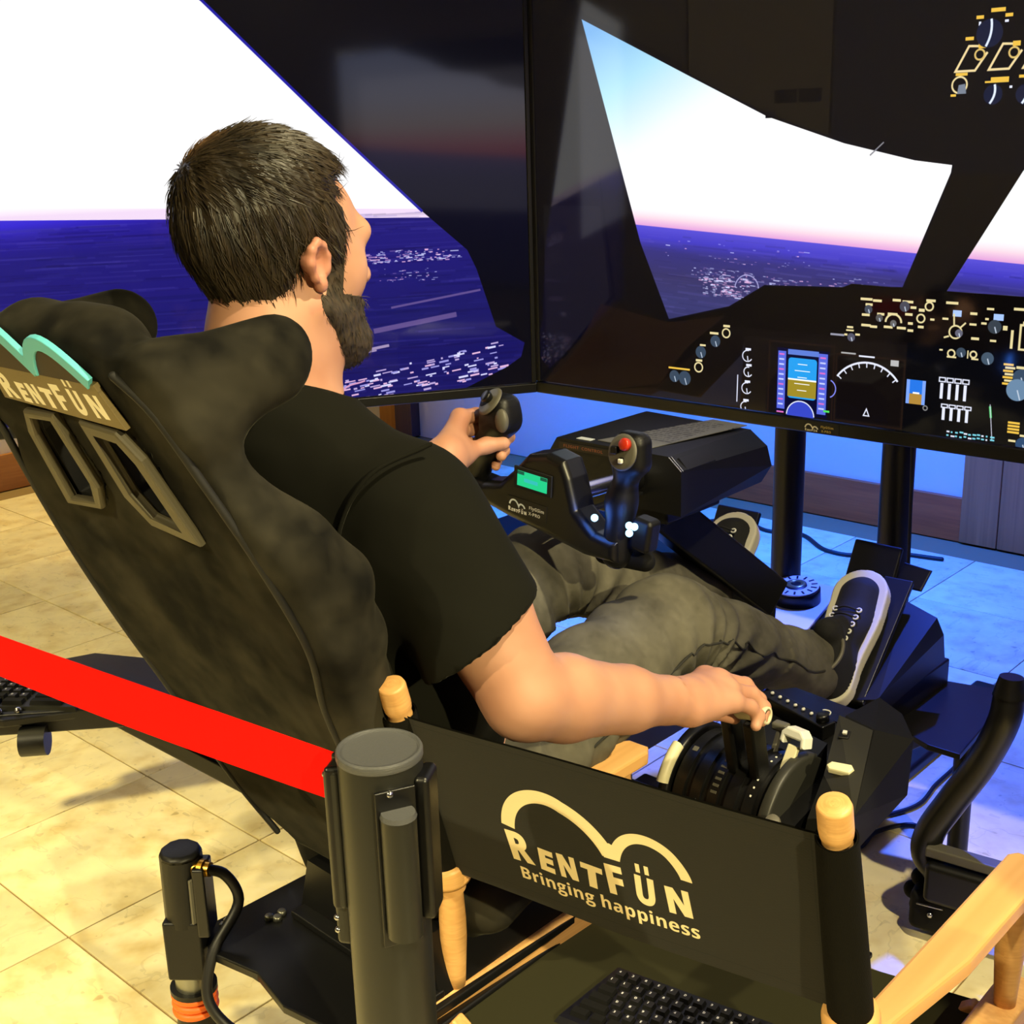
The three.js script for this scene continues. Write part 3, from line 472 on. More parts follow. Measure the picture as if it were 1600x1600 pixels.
  // belt slot surrounds: raised bevelled rings
  for (const poly of [slotR, slotL]) {
    const cx = poly.reduce((a, p) => a + p[0], 0) / 6, cy = poly.reduce((a, p) => a + p[1], 0) / 6, sc = (k) => poly.map(([a, b]) => [cx + (a - cx) * k, cy + (b - cy) * (0.5 + k * 0.5 + (k > 1 ? 0.0 : -0.0))]);
    part('belt_slot', plate(sc(1.14), seatW(0, 0, -0.001), [1, 0, 0], SS, 0.01, 0.003, [sc(0.8)]), M.slotFrame, t);
    part('slot_lining', plate(sc(1.0), seatW(0, 0, -0.06), [1, 0, 0], SS, 0.056, 0, [sc(0.8)]), M.dark, t);
  }
  // badge: printed plate and the raised cloud outline above it
  const bt = canvasTex(1024, 256, (c) => { const g = '#70603a'; c.fillStyle = g; c.fillRect(0, 0, 1024, 256); for (let i = 0; i < 900; i++) { c.fillStyle = `rgba(60,46,24,${rnd() * 0.25})`; c.fillRect(rnd() * 1024, rnd() * 256, 2 + rnd() * 6, 2 + rnd() * 5); } rentfun(c, 70, 222, 880, '#f4ecd0'); });
  const bp = plate([[-0.112, -0.03], [0.112, -0.036], [0.1, 0.012], [-0.105, 0.012]], seatW(-0.002, 0.402, 0.001), [1, 0, 0], SS, 0.006, 0.001), p = bp.attributes.position, uv = bp.attributes.uv;
  for (let i = 0; i < p.count; i++) { const dy = p.getY(i) - SO[1], dz = p.getZ(i) - SO[2]; uv.setXY(i, (p.getX(i) - SO[0] + 0.12) / 0.235, (dy * SS[1] + dz * SS[2] - 0.369) / 0.048); }
  const badge = part('badge', bp, std({ map: bt, roughness: 0.45 }), t, 'printed name badge in cream on bronze');
  part('badge_infill', plate([[-0.115, 0.0], [-0.11, 0.03], [-0.075, 0.052], [-0.035, 0.036], [0.0, 0.012], [0.03, 0.03], [0.07, 0.026], [0.09, 0.0]], seatW(-0.004, 0.413, 0.003), [1, 0, 0], SS, 0.004, 0.0005), std({ color: 0x2e2016, roughness: 0.6 }), badge);
  const arcPoly = (pts, w) => { const a = [], b = []; pts.forEach((q, i) => { const p0 = pts[Math.max(i - 1, 0)], p1 = pts[Math.min(i + 1, pts.length - 1)], L = Math.hypot(p1[0] - p0[0], p1[1] - p0[1]), nx = -(p1[1] - p0[1]) / L, ny = (p1[0] - p0[0]) / L; a.push([q[0] + nx * w, q[1] + ny * w]); b.unshift([q[0] - nx * w, q[1] - ny * w]); }); return [...a, ...b]; };
  const arch = (x0, x1, y0, y1, h) => Array.from({ length: 15 }, (_, i) => { const k = i / 14; return [mix(x0, x1, k), mix(y0, y1, k) + h * Math.sin(Math.PI * Math.pow(k, 0.85))]; });
  part('cloud_emblem', [plate(arcPoly(arch(-0.118, 0.004, 0.012, 0.006, 0.05), 0.0085), seatW(-0.004, 0.411, 0.003), [1, 0, 0], SS, 0.006, 0.001), plate(arcPoly(arch(-0.002, 0.098, 0.006, 0.004, 0.036), 0.0075), seatW(-0.004, 0.411, 0.0035), [1, 0, 0], SS, 0.006, 0.001)], M.turquoise, badge, 'turquoise two-humped cloud outline');
}

// ---------------------------------------------------------------- motion rig under the seat
{
  const t = thing('motion_rig', 'black steel motion platform carrying seat, yoke and pedals, with an upright actuator at its corner', 'rig', [-1.11, 0, -1.5]);
  part('base_plate', plate([[-1.3, 0.768], [-1.25, 0.737], [-1.165, 0.752], [-1.09, 0.735], [-1.02, 0.745], [-0.94, 0.8], [-0.93, 1.45], [-1.27, 1.45], [-1.295, 0.93]], [0, 0.438, 0], [1, 0, 0], [0, 0, -1], 0.012, 0.002), M.steelBlack, t);
  for (const x of [-1.26, -0.96]) part('rail', beam([x, 0.4, -0.8], [x - 0.01, 0.385, -2.3], 0.05, 0.06, 0.004), M.steelBlack, t);
  part('column', rbox(0.16, 0.36, 0.2, [-1.11, 0.19, -1.5], 0.008), M.steelBlack, t); part('floor_plate', rbox(0.5, 0.012, 0.7, [-1.11, 0.006, -1.5], 0.004), M.steelBlack, t);
  // folded seat bracket
  part('bracket', hull([[-1.232, 0.45, -0.875], [-1.215, 0.53, -0.88], [-0.95, 0.45, -0.865], [-0.97, 0.53, -0.87], [-1.232, 0.45, -1.1], [-1.215, 0.53, -1.1], [-0.95, 0.45, -1.1], [-0.97, 0.53, -1.1]]), M.steelBlack, t);
  part('bracket_flange', beam([-1.225, 0.456, -0.868], [-0.95, 0.456, -0.858], 0.03, 0.01, 0.002), M.steelBlack, t);
  for (const [x, z] of [[-1.242, -0.85], [-1.236, -0.838], [-1.246, -0.832], [-1.283, -0.792], [-1.278, -0.782]]) part('bolt', lathe([[0, 0.007], [0.005, 0.007], [0.0065, 0.005], [0.0065, 0], [0, 0]], [x, 0.45, z], [0, 1, 0], 8), M.steel, t);
  // corner actuator: motor, piston with rubber rings, long leg down to the floor
  const ax = -1.295, az = -0.738; const ap = (y) => [ax + 0.03 * (y - 0.45), y, az];
  const r8 = (y0, y1, r, k = 8) => rod(ap(y0), ap(y1), r, r, k);
  const act = part('actuator', [r8(0.48, 0.578, 0.0275, 10), rbox(0.051, 0.088, 0.051, [ax, 0.445, az], 0.004, [0, 0.7, 0]), lathe([[0, 0.008], [0.022, 0.008], [0.0265, 0.004], [0.0275, 0], [0, 0]], ap(0.578), [0.03, 1, 0], 12)], M.blackPlastic, t);
  part('side_cover', rbox(0.016, 0.1, 0.04, [ax + 0.03, 0.52, az - 0.012], 0.003, [0, 0.7, 0]), M.satinBlack, act);
  part('piston', r8(0.355, 0.402, 0.0235, 28), M.steel, act, 'bare steel piston tube');
  for (let i = 0; i < 3; i++) part('ring', new THREE.TorusGeometry(0.0255, 0.0055, 10, 32).rotateX(Math.PI / 2).translate(...ap(0.366 - i * 0.0118)), M.orange, act, 'orange rubber ring');
  part('collar', r8(0.371, 0.378, 0.031, 28), M.blackPlastic, act); part('leg', r8(0.02, 0.34, 0.026, 28), M.blackPlastic, act); part('bolt', new THREE.SphereGeometry(0.004, 10, 8).translate(ax + 0.012, 0.322, az + 0.025), M.steel, act);
  part('foot', lathe([[0, 0.0], [0.06, 0], [0.06, 0.008], [0.03, 0.02], [0.026, 0.03], [0, 0.03]], ap(0), [0, 1, 0], 28), M.blackPlastic, act);
  const g0 = [ax + 0.024, 0.563, az - 0.004]; part('cable_gland', [rod(g0, [g0[0] + 0.02, g0[1], g0[2] - 0.012], 0.0105, 0.0105, 6), rod([g0[0] + 0.008, g0[1], g0[2] - 0.005], [g0[0] + 0.014, g0[1], g0[2] - 0.008], 0.0125, 0.0125, 24)], M.brass, act, 'brass cable gland');
  part('cable', tube([[g0[0] + 0.016, g0[1], g0[2] - 0.01], [-1.252, 0.545, -0.775], [-1.243, 0.505, -0.786], [-1.243, 0.45, -0.74], [-1.235, 0.397, -0.72], [-1.212, 0.36, -0.73], [-1.175, 0.345, -0.75], [-1.1, 0.34, -0.79], [-1.05, 0.36, -0.85]], 0.0072, 70, 12), M.cable, act, 'thick black cable looping to the platform');
  part('motor_strip', beam([ax + 0.032, 0.49, az + 0.006], [ax + 0.034, 0.555, az + 0.006], 0.004, 0.01, 0.001, [0, 0, 1]), M.greyPlastic, act);
  // yoke support: front post, boom and clamp plate
  part('boom', beam([-1.235, 0.85, -1.66], [-1.165, 0.6, -1.96], 0.06, 0.075, 0.006), M.steelBlack, t);
  part('boom', beam([-1.19, 0.64, -1.9], [-1.25, 0.41, -1.98], 0.05, 0.05, 0.006), M.steelBlack, t);
  part('clamp', rbox(0.2, 0.03, 0.16, [-1.26, 0.84, -1.7], 0.005), M.steelBlack, t);
  part('knob', [lathe([[0, 0.03], [0.016, 0.03], [0.018, 0.02], [0.018, 0.005], [0.006, 0], [0.006, -0.03], [0, -0.03]], [-1.24, 0.66, -1.84], [-1, 0.1, 0.2])], M.satinBlack, t);
  // front outrigger with a pointed end
  part('outrigger', plate([[-1.1, 2.08], [-1.08, 2.275], [-0.855, 2.33], [-0.818, 2.24], [-0.798, 2.02], [-0.86, 2.02], [-1.0, 2.08]], [0, 0.35, 0], [1, 0, 0], [0, 0, -1], 0.012, 0.002), M.steelBlack, t);
  part('outrigger_arm', beam([-0.9, 0.325, -2.2], [-1.05, 0.25, -1.9], 0.03, 0.03, 0.004), M.steelBlack, t); part('outrigger_leg', rod([-0.86, 0.0, -2.2], [-0.86, 0.352, -2.2], 0.02, 0.02, 20), M.steelBlack, t);
}

// ---------------------------------------------------------------- pedals
{
  const t = thing('rudder_pedals', 'black rudder pedal unit with blue-lit plates and a white panel under both shoes', 'pedals', [-1.2, 0.2, -2.2]);
  part('base', plate([[1.98, 0.36], [2.4, 0.36], [2.4, 0.41], [2.05, 0.4]], [-1.4, 0, 0], [0, 0, -1], [0, 1, 0], 0.36, 0.004), M.blackPlastic, t);
  const S = [[-0.985, 0.40, -1.9], [-1.235, 0.46, -1.86]];
  // right sloping side cheek, the large wedge beside the right shoe
  part('side_cover', hull([[-0.985, 0.568, -2.17], [-0.914, 0.557, -2.15], [-0.905, 0.52, -2.165], [-0.93, 0.455, -1.955], [-1.0, 0.44, -1.935], [-0.985, 0.47, -2.17], [-0.91, 0.46, -2.19], [-0.93, 0.42, -2.0], [-1.0, 0.4, -1.97]]), M.satinBlack, t);
  part('foot_board', beam([-0.982, 0.44, -1.945], [-0.998, 0.612, -2.16], 0.058, 0.012, 0.003), M.satinBlack, t);
  const pedal = (x, z, y, foot) => {
    part('pedal', beam([x, y - 0.19, z + 0.1], [x, y + 0.03, z - 0.015], 0.1, 0.012, 0.004, [0, 0.5, 1]), M.blackPlastic, t);
    part('pedal_arm', beam([x, 0.24, z - 0.02], [x, y - 0.02, z - 0.02], 0.03, 0.03, 0.004), M.steelBlack, t);
  };
  pedal(-1.065, -2.19, 0.63); pedal(-1.325, -2.09, 0.68);
  part('side_plate', plate([[-1.02, 0], [-0.965, 0], [-0.958, 0.045], [-1.015, 0.05]], [0, 0.585, -2.19], [1, 0, 0], [0, 0.8, -0.6], 0.008, 0.002), M.satinBlack, t);
  part('side_plate', plate([[-1.275, 0], [-1.19, 0], [-1.19, 0.085], [-1.255, 0.1], [-1.275, 0.07]], [0, 0.52, -2.03], [1, 0, 0], [0, 1, -0.1], 0.008, 0.002), M.satinBlack, t);
  // white panel between the pedals with the tension dial
  const O = [-1.27, 0.42, -2.175], ub = [-0.12, 0.0, -0.99], ua = [0.99, 0.0, -0.0];
  part('panel', plate([[-0.055, -0.01], [0.05, -0.01], [0.05, 0.33], [-0.055, 0.33]], [-1.275, 0.405, -2.17], [1, 0, 0], [-0.2, 0.05, -0.98], 0.01, 0.002), M.white, t, 'white panel');
  const DC = [-1.34, 0.428, -2.375], k2 = 1.3;
  const dial = part('dial', lathe([[0, 0.03], [0.018, 0.03], [0.019, 0.024], [0.038, 0.024], [0.0415, 0.02], [0.0415, -0.002], [0, -0.002]].map(([r, h]) => [r * k2, h * k2]), DC, [0, 1, 0.12], 40), M.blackPlastic, t);
  const dAt = (h) => [DC[0], DC[1] + h * k2 * 0.993, DC[2] + h * k2 * 0.119];
  const face = part('dial_face', lathe([[0.019, 0.0], [0.039, 0.0], [0.039, 0.003], [0.019, 0.003]].map(([r, h]) => [r * k2, h * k2]), dAt(0.024), [0, 1, 0.12], 40), M.white, dial, 'white ring with black tick marks');
  for (let i = 0; i < 14; i++) { const a = i / 14 * Math.PI * 2; part('tick', rbox(0.0045, 0.001, 0.014, [0, 0, 0.0315 * k2], 0.0004).rotateY(a).rotateX(0.12).translate(...dAt(0.0273)), M.dark, face); }
  part('hub', lathe([[0, 0.002], [0.008, 0.002], [0.009, 0.007], [0.014, 0.008], [0.018, 0.005], [0.018, 0], [0, 0]].map(([r, h]) => [r * k2, h * k2]), dAt(0.024), [0, 1, 0.12], 30), std({ color: 0x8c8c5c, roughness: 0.3, metalness: 0.5 }), dial);
  part('heel_rest', rbox(0.22, 0.012, 0.16, [-1.27, 0.41, -1.98], 0.004, [0.25, 0, 0]), M.steelBlack, t);
}

// ---------------------------------------------------------------- flight yoke
{
  const t = thing('flight_yoke', 'black flight yoke with green readout and two upright grips on a boxy housing', 'yoke', [-1.25, 0.85, -1.7]);
  const x0 = -1.4, x1 = -1.118, y0 = 0.853, yt = 0.95, ye = 0.93, zf = -1.6, zb = -1.86;
  part('housing', hull([[x0, y0, zf], [x1, y0, zf], [x0, ye - 0.01, zf], [x0 + 0.02, yt, zf], [x1 - 0.026, yt, zf], [x1, ye, zf], [x0, y0, zb], [x1 + 0.004, y0 + 0.03, zb - 0.01], [x1 - 0.01, y0, zb], [x0, ye - 0.01, zb], [x0 + 0.02, yt, zb], [x1 - 0.035, yt - 0.005, zb], [x1, ye - 0.01, zb]]), M.blackPlastic, t);
  const s2 = plate([[-1.305, 1.62], [-1.2, 1.618], [-1.16, 1.86], [-1.235, 1.865]], [0, yt + 0.0002, 0], [1, 0, 0], [0, 0, -1], 0.0016, 0.0004); { const p = s2.attributes.position, uv = s2.attributes.uv; for (let i = 0; i < p.count; i++) uv.setXY(i, (p.getX(i) + 1.3) / 0.12, -(p.getZ(i) + 1.6) / 0.27); }
  part('label_plate', s2, M.silverLabel, t, 'silver data plate with fine print');
  part('vent', hull([[x1 - 0.002, 0.925, -1.615], [x1 - 0.002, 0.925, -1.7], [x1 - 0.02, 0.944, -1.615], [x1 - 0.02, 0.944, -1.7], [x1 + 0.0005, 0.929, -1.617], [x1 + 0.0005, 0.929, -1.698], [x1 - 0.0165, 0.946, -1.617], [x1 - 0.0165, 0.946, -1.698]]), M.satinBlack, t);
  for (const dx of [0, -0.006]) part('trim_line', beam([x1 + 0.0012 + dx * 0.1, 0.9285, zf + 0.0012 + dx], [x1 - 0.024, 0.9495, zf + 0.0012 + dx], 0.0014, 0.0014, 0.0004), M.chrome, t);
  part('emblem', new THREE.BoxGeometry(0.03, 0.0008, 0.014).translate(-1.33, yt + 0.0006, -1.618), std({ color: 0xcfd6da, roughness: 0.4 }), t);
  const pl = canvasTex(512, 64, (c) => { c.fillStyle = '#1a120c'; c.fillRect(0, 0, 512, 64); c.fillStyle = '#7a4028'; c.font = 'bold 40px sans-serif'; c.fillText('FLIGHT  CONTROL', 40, 46); });
  part('nameplate', new THREE.BoxGeometry(0.13, 0.012, 0.001).translate(-1.31, 0.938, zf + 0.0006), [M.dark, M.dark, M.dark, M.dark, std({ map: pl, roughness: 0.5 }), M.dark], t);
  part('shaft', rod([-1.215, 0.905, zf], [-1.19, 0.925, -1.36], 0.0135, 0.0135, 24), M.chrome, t);
  part('shaft_bushing', rod([-1.215, 0.905, zf], [-1.2145, 0.9055, zf + 0.012], 0.024, 0.022, 24), M.satinBlack, t);
  part('slide_rail', beam([-1.2, 0.88, zf], [-1.19, 0.89, -1.38], 0.012, 0.006, 0.001), M.steelBlack, t);
  // wheel body: rounded U-shaped slab
  const zc = -1.352, face2 = poly2([[-1.36, 0.952], [-1.298, 0.944], [-1.262, 0.95], [-1.235, 0.972], [-1.205, 1.0], [-1.165, 1.008], [-1.135, 1.0], [-1.124, 0.975], [-1.112, 0.93], [-1.08, 0.902], [-1.04, 0.895], [-1.04, 0.862], [-1.1, 0.864], [-1.17, 0.88], [-1.25, 0.896], [-1.34, 0.92]]);
  const gR = union([cap([-1.056, 0.87, zc], [-1.047, 0.95, zc], 0.0225, 0.019), cap([-1.047, 0.95, zc], [-1.034, 1.0, zc], 0.019, 0.018), sbox([-1.024, 1.026, zc + 0.004], [0.027, 0.03, 0.02], 0.017)], 0.022);
  const gL = union([cap([-1.335, 0.94, zc], [-1.295, 1.0, zc + 0.01], 0.02, 0.019), cap([-1.295, 1.0, zc + 0.01], [-1.262, 1.045, zc + 0.015], 0.02, 0.026), sbox([-1.264, 1.056, zc + 0.016], [0.027, 0.027, 0.022], 0.015)], 0.022);
  const body = (x, y, z) => { const d2 = face2(x, y) + 0.012, b = Math.abs(z - zc) - 0.026 + 0.012; return Math.min(Math.max(d2, b), 0) + Math.hypot(Math.max(d2, 0), Math.max(b, 0)) - 0.012; };
  const w = part('wheel', nets(body, [-1.39, 0.84, -1.4], [-1.02, 1.03, -1.31], 0.003), M.satinBlack, t);
  part('grip', nets(gR, [-1.11, 0.81, -1.41], [-0.96, 1.08, -1.29], 0.003), M.blackPlastic, t); part('grip', nets(gL, [-1.38, 0.9, -1.4], [-1.2, 1.11, -1.28], 0.003), M.blackPlastic, t);
  // readout
  part('readout_frame', rbox(0.074, 0.034, 0.004, [-1.191, 0.962, zc + 0.0265], 0.001, [0, 0, -0.08]), M.dark, w);
  const lcd = canvasTex(256, 96, (c) => { c.fillStyle = '#18d890'; c.fillRect(0, 0, 256, 96); c.fillStyle = '#0a5c44'; c.fillRect(0, 0, 60, 22); c.fillRect(200, 0, 56, 22); c.fillStyle = '#30c8c0'; c.fillRect(60, 40, 120, 24); });
  const scr = new THREE.BoxGeometry(0.058, 0.023, 0.002).applyMatrix4(new THREE.Matrix4().makeRotationZ(-0.08)).translate(-1.191, 0.962, zc + 0.0285);
  part('readout', scr, std({ color: 0, emissive: 0xffffff, emissiveMap: lcd, emissiveIntensity: 0.95 }), w, 'lit green readout');
  const lg = canvasTex(512, 192, (c) => { c.fillStyle = '#0e0e0f'; c.fillRect(0, 0, 512, 192); cloudLogo(c, 16, 96, 220, '#dfe8ee', 0.09); rentfun(c, 10, 172, 250, '#f0f0ea'); c.fillStyle = '#d8d8d0'; c.font = 'bold 52px sans-serif'; c.fillText('FlyGSim', 280, 92); c.fillText('X-PRO', 280, 158); });
  part('printed_logo', new THREE.BoxGeometry(0.078, 0.026, 0.0006).applyMatrix4(new THREE.Matrix4().makeRotationZ(-0.08)).translate(-1.205, 0.917, zc + 0.0264), [M.dark, M.dark, M.dark, M.dark, std({ map: lg, roughness: 0.4 }), M.dark], w);
  // grip heads: hat plates, buttons
  part('button_plate', lathe([[0, 0.006], [0.022, 0.006], [0.026, 0.002], [0.026, 0], [0, 0]], [-1.025, 1.03, zc + 0.024], [-0.1, 0.25, 1]), M.greyPlastic, t);
  part('button', lathe([[0, 0.009], [0.007, 0.009], [0.009, 0.006], [0.009, 0], [0, 0]], [-1.016, 1.043, zc + 0.028], [-0.1, 0.25, 1]), M.redButton, t, 'red round button');
  part('hat_switch', [rbox(0.011, 0.011, 0.008, [-1.034, 1.034, zc + 0.032], 0.002), rbox(0.008, 0.008, 0.008, [-1.021, 1.021, zc + 0.034], 0.002)], M.satinBlack, t);
  part('button', rbox(0.007, 0.007, 0.006, [-1.02, 1.021, zc + 0.037], 0.002), M.white, t);
  part('button_plate', lathe([[0, 0.006], [0.02, 0.006], [0.024, 0.002], [0.024, 0], [0, 0]], [-1.268, 1.073, zc + 0.03], [-0.35, 0.75, 0.8]), M.greyPlastic, t);
  part('hat_switch', lathe([[0, 0.012], [0.008, 0.012], [0.01, 0.008], [0.006, 0], [0, 0]], [-1.266, 1.078, zc + 0.034], [-0.35, 0.75, 0.8]), M.satinBlack, t);
  part('thumb_paddle', nets(ell([-1.238, 1.05, zc + 0.04], [0.012, 0.018, 0.008]), [-1.26, 1.02, zc + 0.02], [-1.215, 1.08, zc + 0.06], 0.002), M.greyPlastic, t);
  // blue status lights
  for (const [x, y] of [[-1.077, 0.926], [-1.015, 0.926]]) {
    const led = []; const n = x > -1.05 ? 3 : 1; for (let i = 0; i < n; i++) led.push(new THREE.SphereGeometry(0.0055, 14, 10).translate(x + (i === 1 ? 0.009 : 0), y + (i === 2 ? -0.011 : 0), zc + 0.024));
    part('status_light', led, M.blueLed, t, 'bright blue-white status light'); const L = new THREE.PointLight(0x4080ff, 0.012, 0, 2); L.position.set(x, y, zc + 0.036); L.name = 'status_glow'; scene.add(L);
  }
  part('light_base', rbox(0.034, 0.05, 0.03, [-1.008, 0.908, zc - 0.004], 0.008, [0, 0, -0.15]), M.blackPlastic, t);
  part('grip_foot', nets(union([cap([-1.085, 0.862, zc - 0.01], [-1.02, 0.86, zc - 0.02], 0.016, 0.015)], 0.03), [-1.12, 0.82, -1.42], [-0.98, 0.9, -1.32], 0.003), M.matteBlack, t);
}
// ---------------------------------------------------------------- pilot
{
  const t = thing('person', 'seated bearded man in black t-shirt and grey jeans, hands on yoke and throttle', 'person', [-1.11, 0.6, -1.0]);
  const J = { pelvis: [-1.105, 0.66, -0.98], waist: [-1.11, 0.8, -0.93], chest: [-1.115, 0.98, -0.875], neck0: [-1.128, 1.13, -0.835], neck1: [-1.14, 1.26, -0.845],
    shR: [-0.945, 1.085, -0.865], elR: [-0.828, 0.876, -0.9], wrR: [-0.803, 0.783, -1.162], shL: [-1.3, 1.09, -0.875], elL: [-1.39, 0.93, -1.04], wrL: [-1.258, 1.012, -1.212],
    hipR: [-1.02, 0.66, -1.0], knR: [-1.045, 0.73, -1.46], anR: [-1.035, 0.535, -1.85], hipL: [-1.195, 0.66, -1.0], knL: [-1.272, 0.775, -1.43], anL: [-1.238, 0.63, -1.84] };
  const lerp = (a, b, k) => a.map((v, i) => mix(v, b[i], k));
  // head frame: origin midway between the ears
  const O = [-1.146, 1.325, -0.861];
  const hl = (f) => (x, y, z) => f(x - O[0], y - O[1], z - O[2]);
  const skull = ell([0, 0.05, 0.016], [0.0735, 0.083, 0.095]), browB = ell([0, 0.03, -0.03], [0.066, 0.062, 0.068]);
  const jaw = ell([0, -0.048, -0.03], [0.056, 0.06, 0.062]), chin = ell([0, -0.092, -0.072], [0.028, 0.024, 0.026]), jawL = cap([0.058, -0.045, 0.0], [0.025, -0.093, -0.066], 0.017, 0.018), jawR = cap([-0.058, -0.045, 0.0], [-0.025, -0.093, -0.066], 0.017, 0.018);
  const cheek = (m) => ell([m * 0.044, -0.012, -0.055], [0.025, 0.034, 0.028]), ch1 = cheek(1), ch2 = cheek(-1), browR = cap([-0.045, 0.03, -0.083], [0.045, 0.03, -0.083], 0.012), temple = ell([0, 0.02, -0.02], [0.069, 0.05, 0.05]);
  const nose = union([cap([0, 0.022, -0.096], [0, -0.022, -0.117], 0.008, 0.011), ell([0, -0.026, -0.112], [0.017, 0.009, 0.012])], 0.012), lipU = ell([0, -0.054, -0.098], [0.024, 0.007, 0.008]), lipD = ell([0, -0.066, -0.096], [0.021, 0.008, 0.008]);
  const eyeS = (m) => ell([m * 0.03, 0.012, -0.095], [0.015, 0.01, 0.012]), e1 = eyeS(1), e2 = eyeS(-1), lid = (m) => ell([m * 0.032, 0.011, -0.083], [0.014, 0.0125, 0.0125]), l1 = lid(1), l2 = lid(-1);
  const ear = (m) => {
    const P = [[0.072, -0.012, -0.004], [0.077, 0.008, -0.006], [0.081, 0.021, 0.002], [0.085, 0.026, 0.012], [0.088, 0.018, 0.022], [0.087, 0.002, 0.023], [0.082, -0.014, 0.015], [0.078, -0.022, 0.006]].map((p) => [p[0] * m, p[1] * 0.9 + 0.002, p[2]]);
    const seg = P.slice(1).map((p, i) => cap(P[i], p, 0.0042, 0.0042)), bowl = cap([0.074 * m, 0.004, 0.006], [0.08 * m, 0.006, 0.018], 0.016, 0.012), cut = ell([0.088 * m, 0.001, 0.006], [0.013, 0.016, 0.0095]), anti = cap([0.082 * m, 0.014, 0.01], [0.083 * m, -0.012, 0.014], 0.0036), lobe = ell([0.077 * m, -0.02, 0.003], [0.006, 0.009, 0.0075]), tragus = ell([0.075 * m, -0.003, -0.006], [0.006, 0.008, 0.005]);
    const U = union([...seg, lobe, tragus], 0.006);
    return (x, y, z) => { let d = bowl(x, y, z); d = smax(d, (x * m - 0.079 - 0.35 * z), 0.004); d = smin(d, U(x, y, z), 0.006); d = smin(d, anti(x, y, z), 0.005); return smax(d, -cut(x, y, z), 0.005); };
  };
  const ear1 = ear(1), ear2 = ear(-1);
  const bare = (x, y, z) => {                // head without ears, head frame
    let d = smin(skull(x, y, z), browB(x, y, z), 0.03); d = smin(d, temple(x, y, z), 0.02); d = smin(d, jaw(x, y, z), 0.03); d = smin(d, chin(x, y, z), 0.03); d = smin(d, jawL(x, y, z), 0.02); d = smin(d, jawR(x, y, z), 0.02); d = smin(d, ch1(x, y, z), 0.025); d = smin(d, ch2(x, y, z), 0.025); d = smin(d, browR(x, y, z), 0.018);
    d = smax(d, -e1(x, y, z), 0.012); d = smax(d, -e2(x, y, z), 0.012); d = smin(d, nose(x, y, z), 0.014); d = smin(d, l1(x, y, z), 0.004); d = smin(d, l2(x, y, z), 0.004); d = smin(d, lipU(x, y, z), 0.006); d = smin(d, lipD(x, y, z), 0.006); return d;
  };
  const neck = union([cap(J.neck0, [-1.142, 1.235, -0.835], 0.066, 0.058), cap([-1.142, 1.235, -0.835], [-1.146, 1.32, -0.845], 0.058, 0.056), cap([-1.14, 1.16, -0.855], [-1.146, 1.25, -0.89], 0.045, 0.04)], 0.03);
  const headF = (x, y, z) => { let d = smin(hl(bare)(x, y, z), neck(x, y, z), 0.025); const X = x - O[0], Y = y - O[1], Z = z - O[2]; if (Math.abs(X) > 0.055) d = smin(d, X > 0 ? ear1(X, Y, Z) : ear2(X, Y, Z), 0.006); return d; };
  // hands: right hand curled over the throttle handle, left hand round the yoke grip
  const chain = (pts, r) => pts.slice(1).map((p, i) => cap(pts[i], p, r[i], r[i + 1]));
  const palm = (a, b) => b.map((q, i) => cap(a[i], q, 0.017, 0.0135));
  const RH = {
    wr: [[-0.812, 0.785, -1.165], [-0.806, 0.782, -1.165], [-0.798, 0.778, -1.163], [-0.79, 0.774, -1.16]],
    k: [[-0.834, 0.775, -1.25], [-0.813, 0.776, -1.252], [-0.795, 0.77, -1.245], [-0.78, 0.762, -1.232]],
    f: [[[-0.834, 0.775, -1.25], [-0.824, 0.752, -1.298], [-0.812, 0.73, -1.316], [-0.804, 0.718, -1.308]], [[-0.813, 0.776, -1.252], [-0.805, 0.753, -1.301], [-0.793, 0.73, -1.317], [-0.786, 0.717, -1.305]], [[-0.795, 0.77, -1.245], [-0.787, 0.75, -1.287], [-0.776, 0.73, -1.3], [-0.771, 0.718, -1.288]], [[-0.78, 0.762, -1.232], [-0.772, 0.747, -1.262], [-0.766, 0.731, -1.273], [-0.764, 0.722, -1.264]]],
    t: [[-0.824, 0.768, -1.185], [-0.836, 0.746, -1.225], [-0.828, 0.724, -1.262], [-0.812, 0.71, -1.288]] };
  const rh = union([cap(J.wrR, [-0.806, 0.774, -1.19], 0.026, 0.027), ...palm(RH.wr, RH.k), cap([-0.812, 0.762, -1.19], [-0.83, 0.75, -1.225], 0.018, 0.015)], 0.016);
  const rf = [...RH.f.map((c, i) => union(chain(c, i === 3 ? [0.0105, 0.0088, 0.008, 0.0072] : [0.0122, 0.0104, 0.0094, 0.0084]), 0.006)), union(chain(RH.t, [0.014, 0.0125, 0.0112, 0.0095]), 0.008)];
  const rhand = (x, y, z) => { let d = rh(x, y, z), e = rf[0](x, y, z); for (let i = 1; i < 5; i++) e = smin(e, rf[i](x, y, z), 0.0022); return smin(d, e, 0.009); };
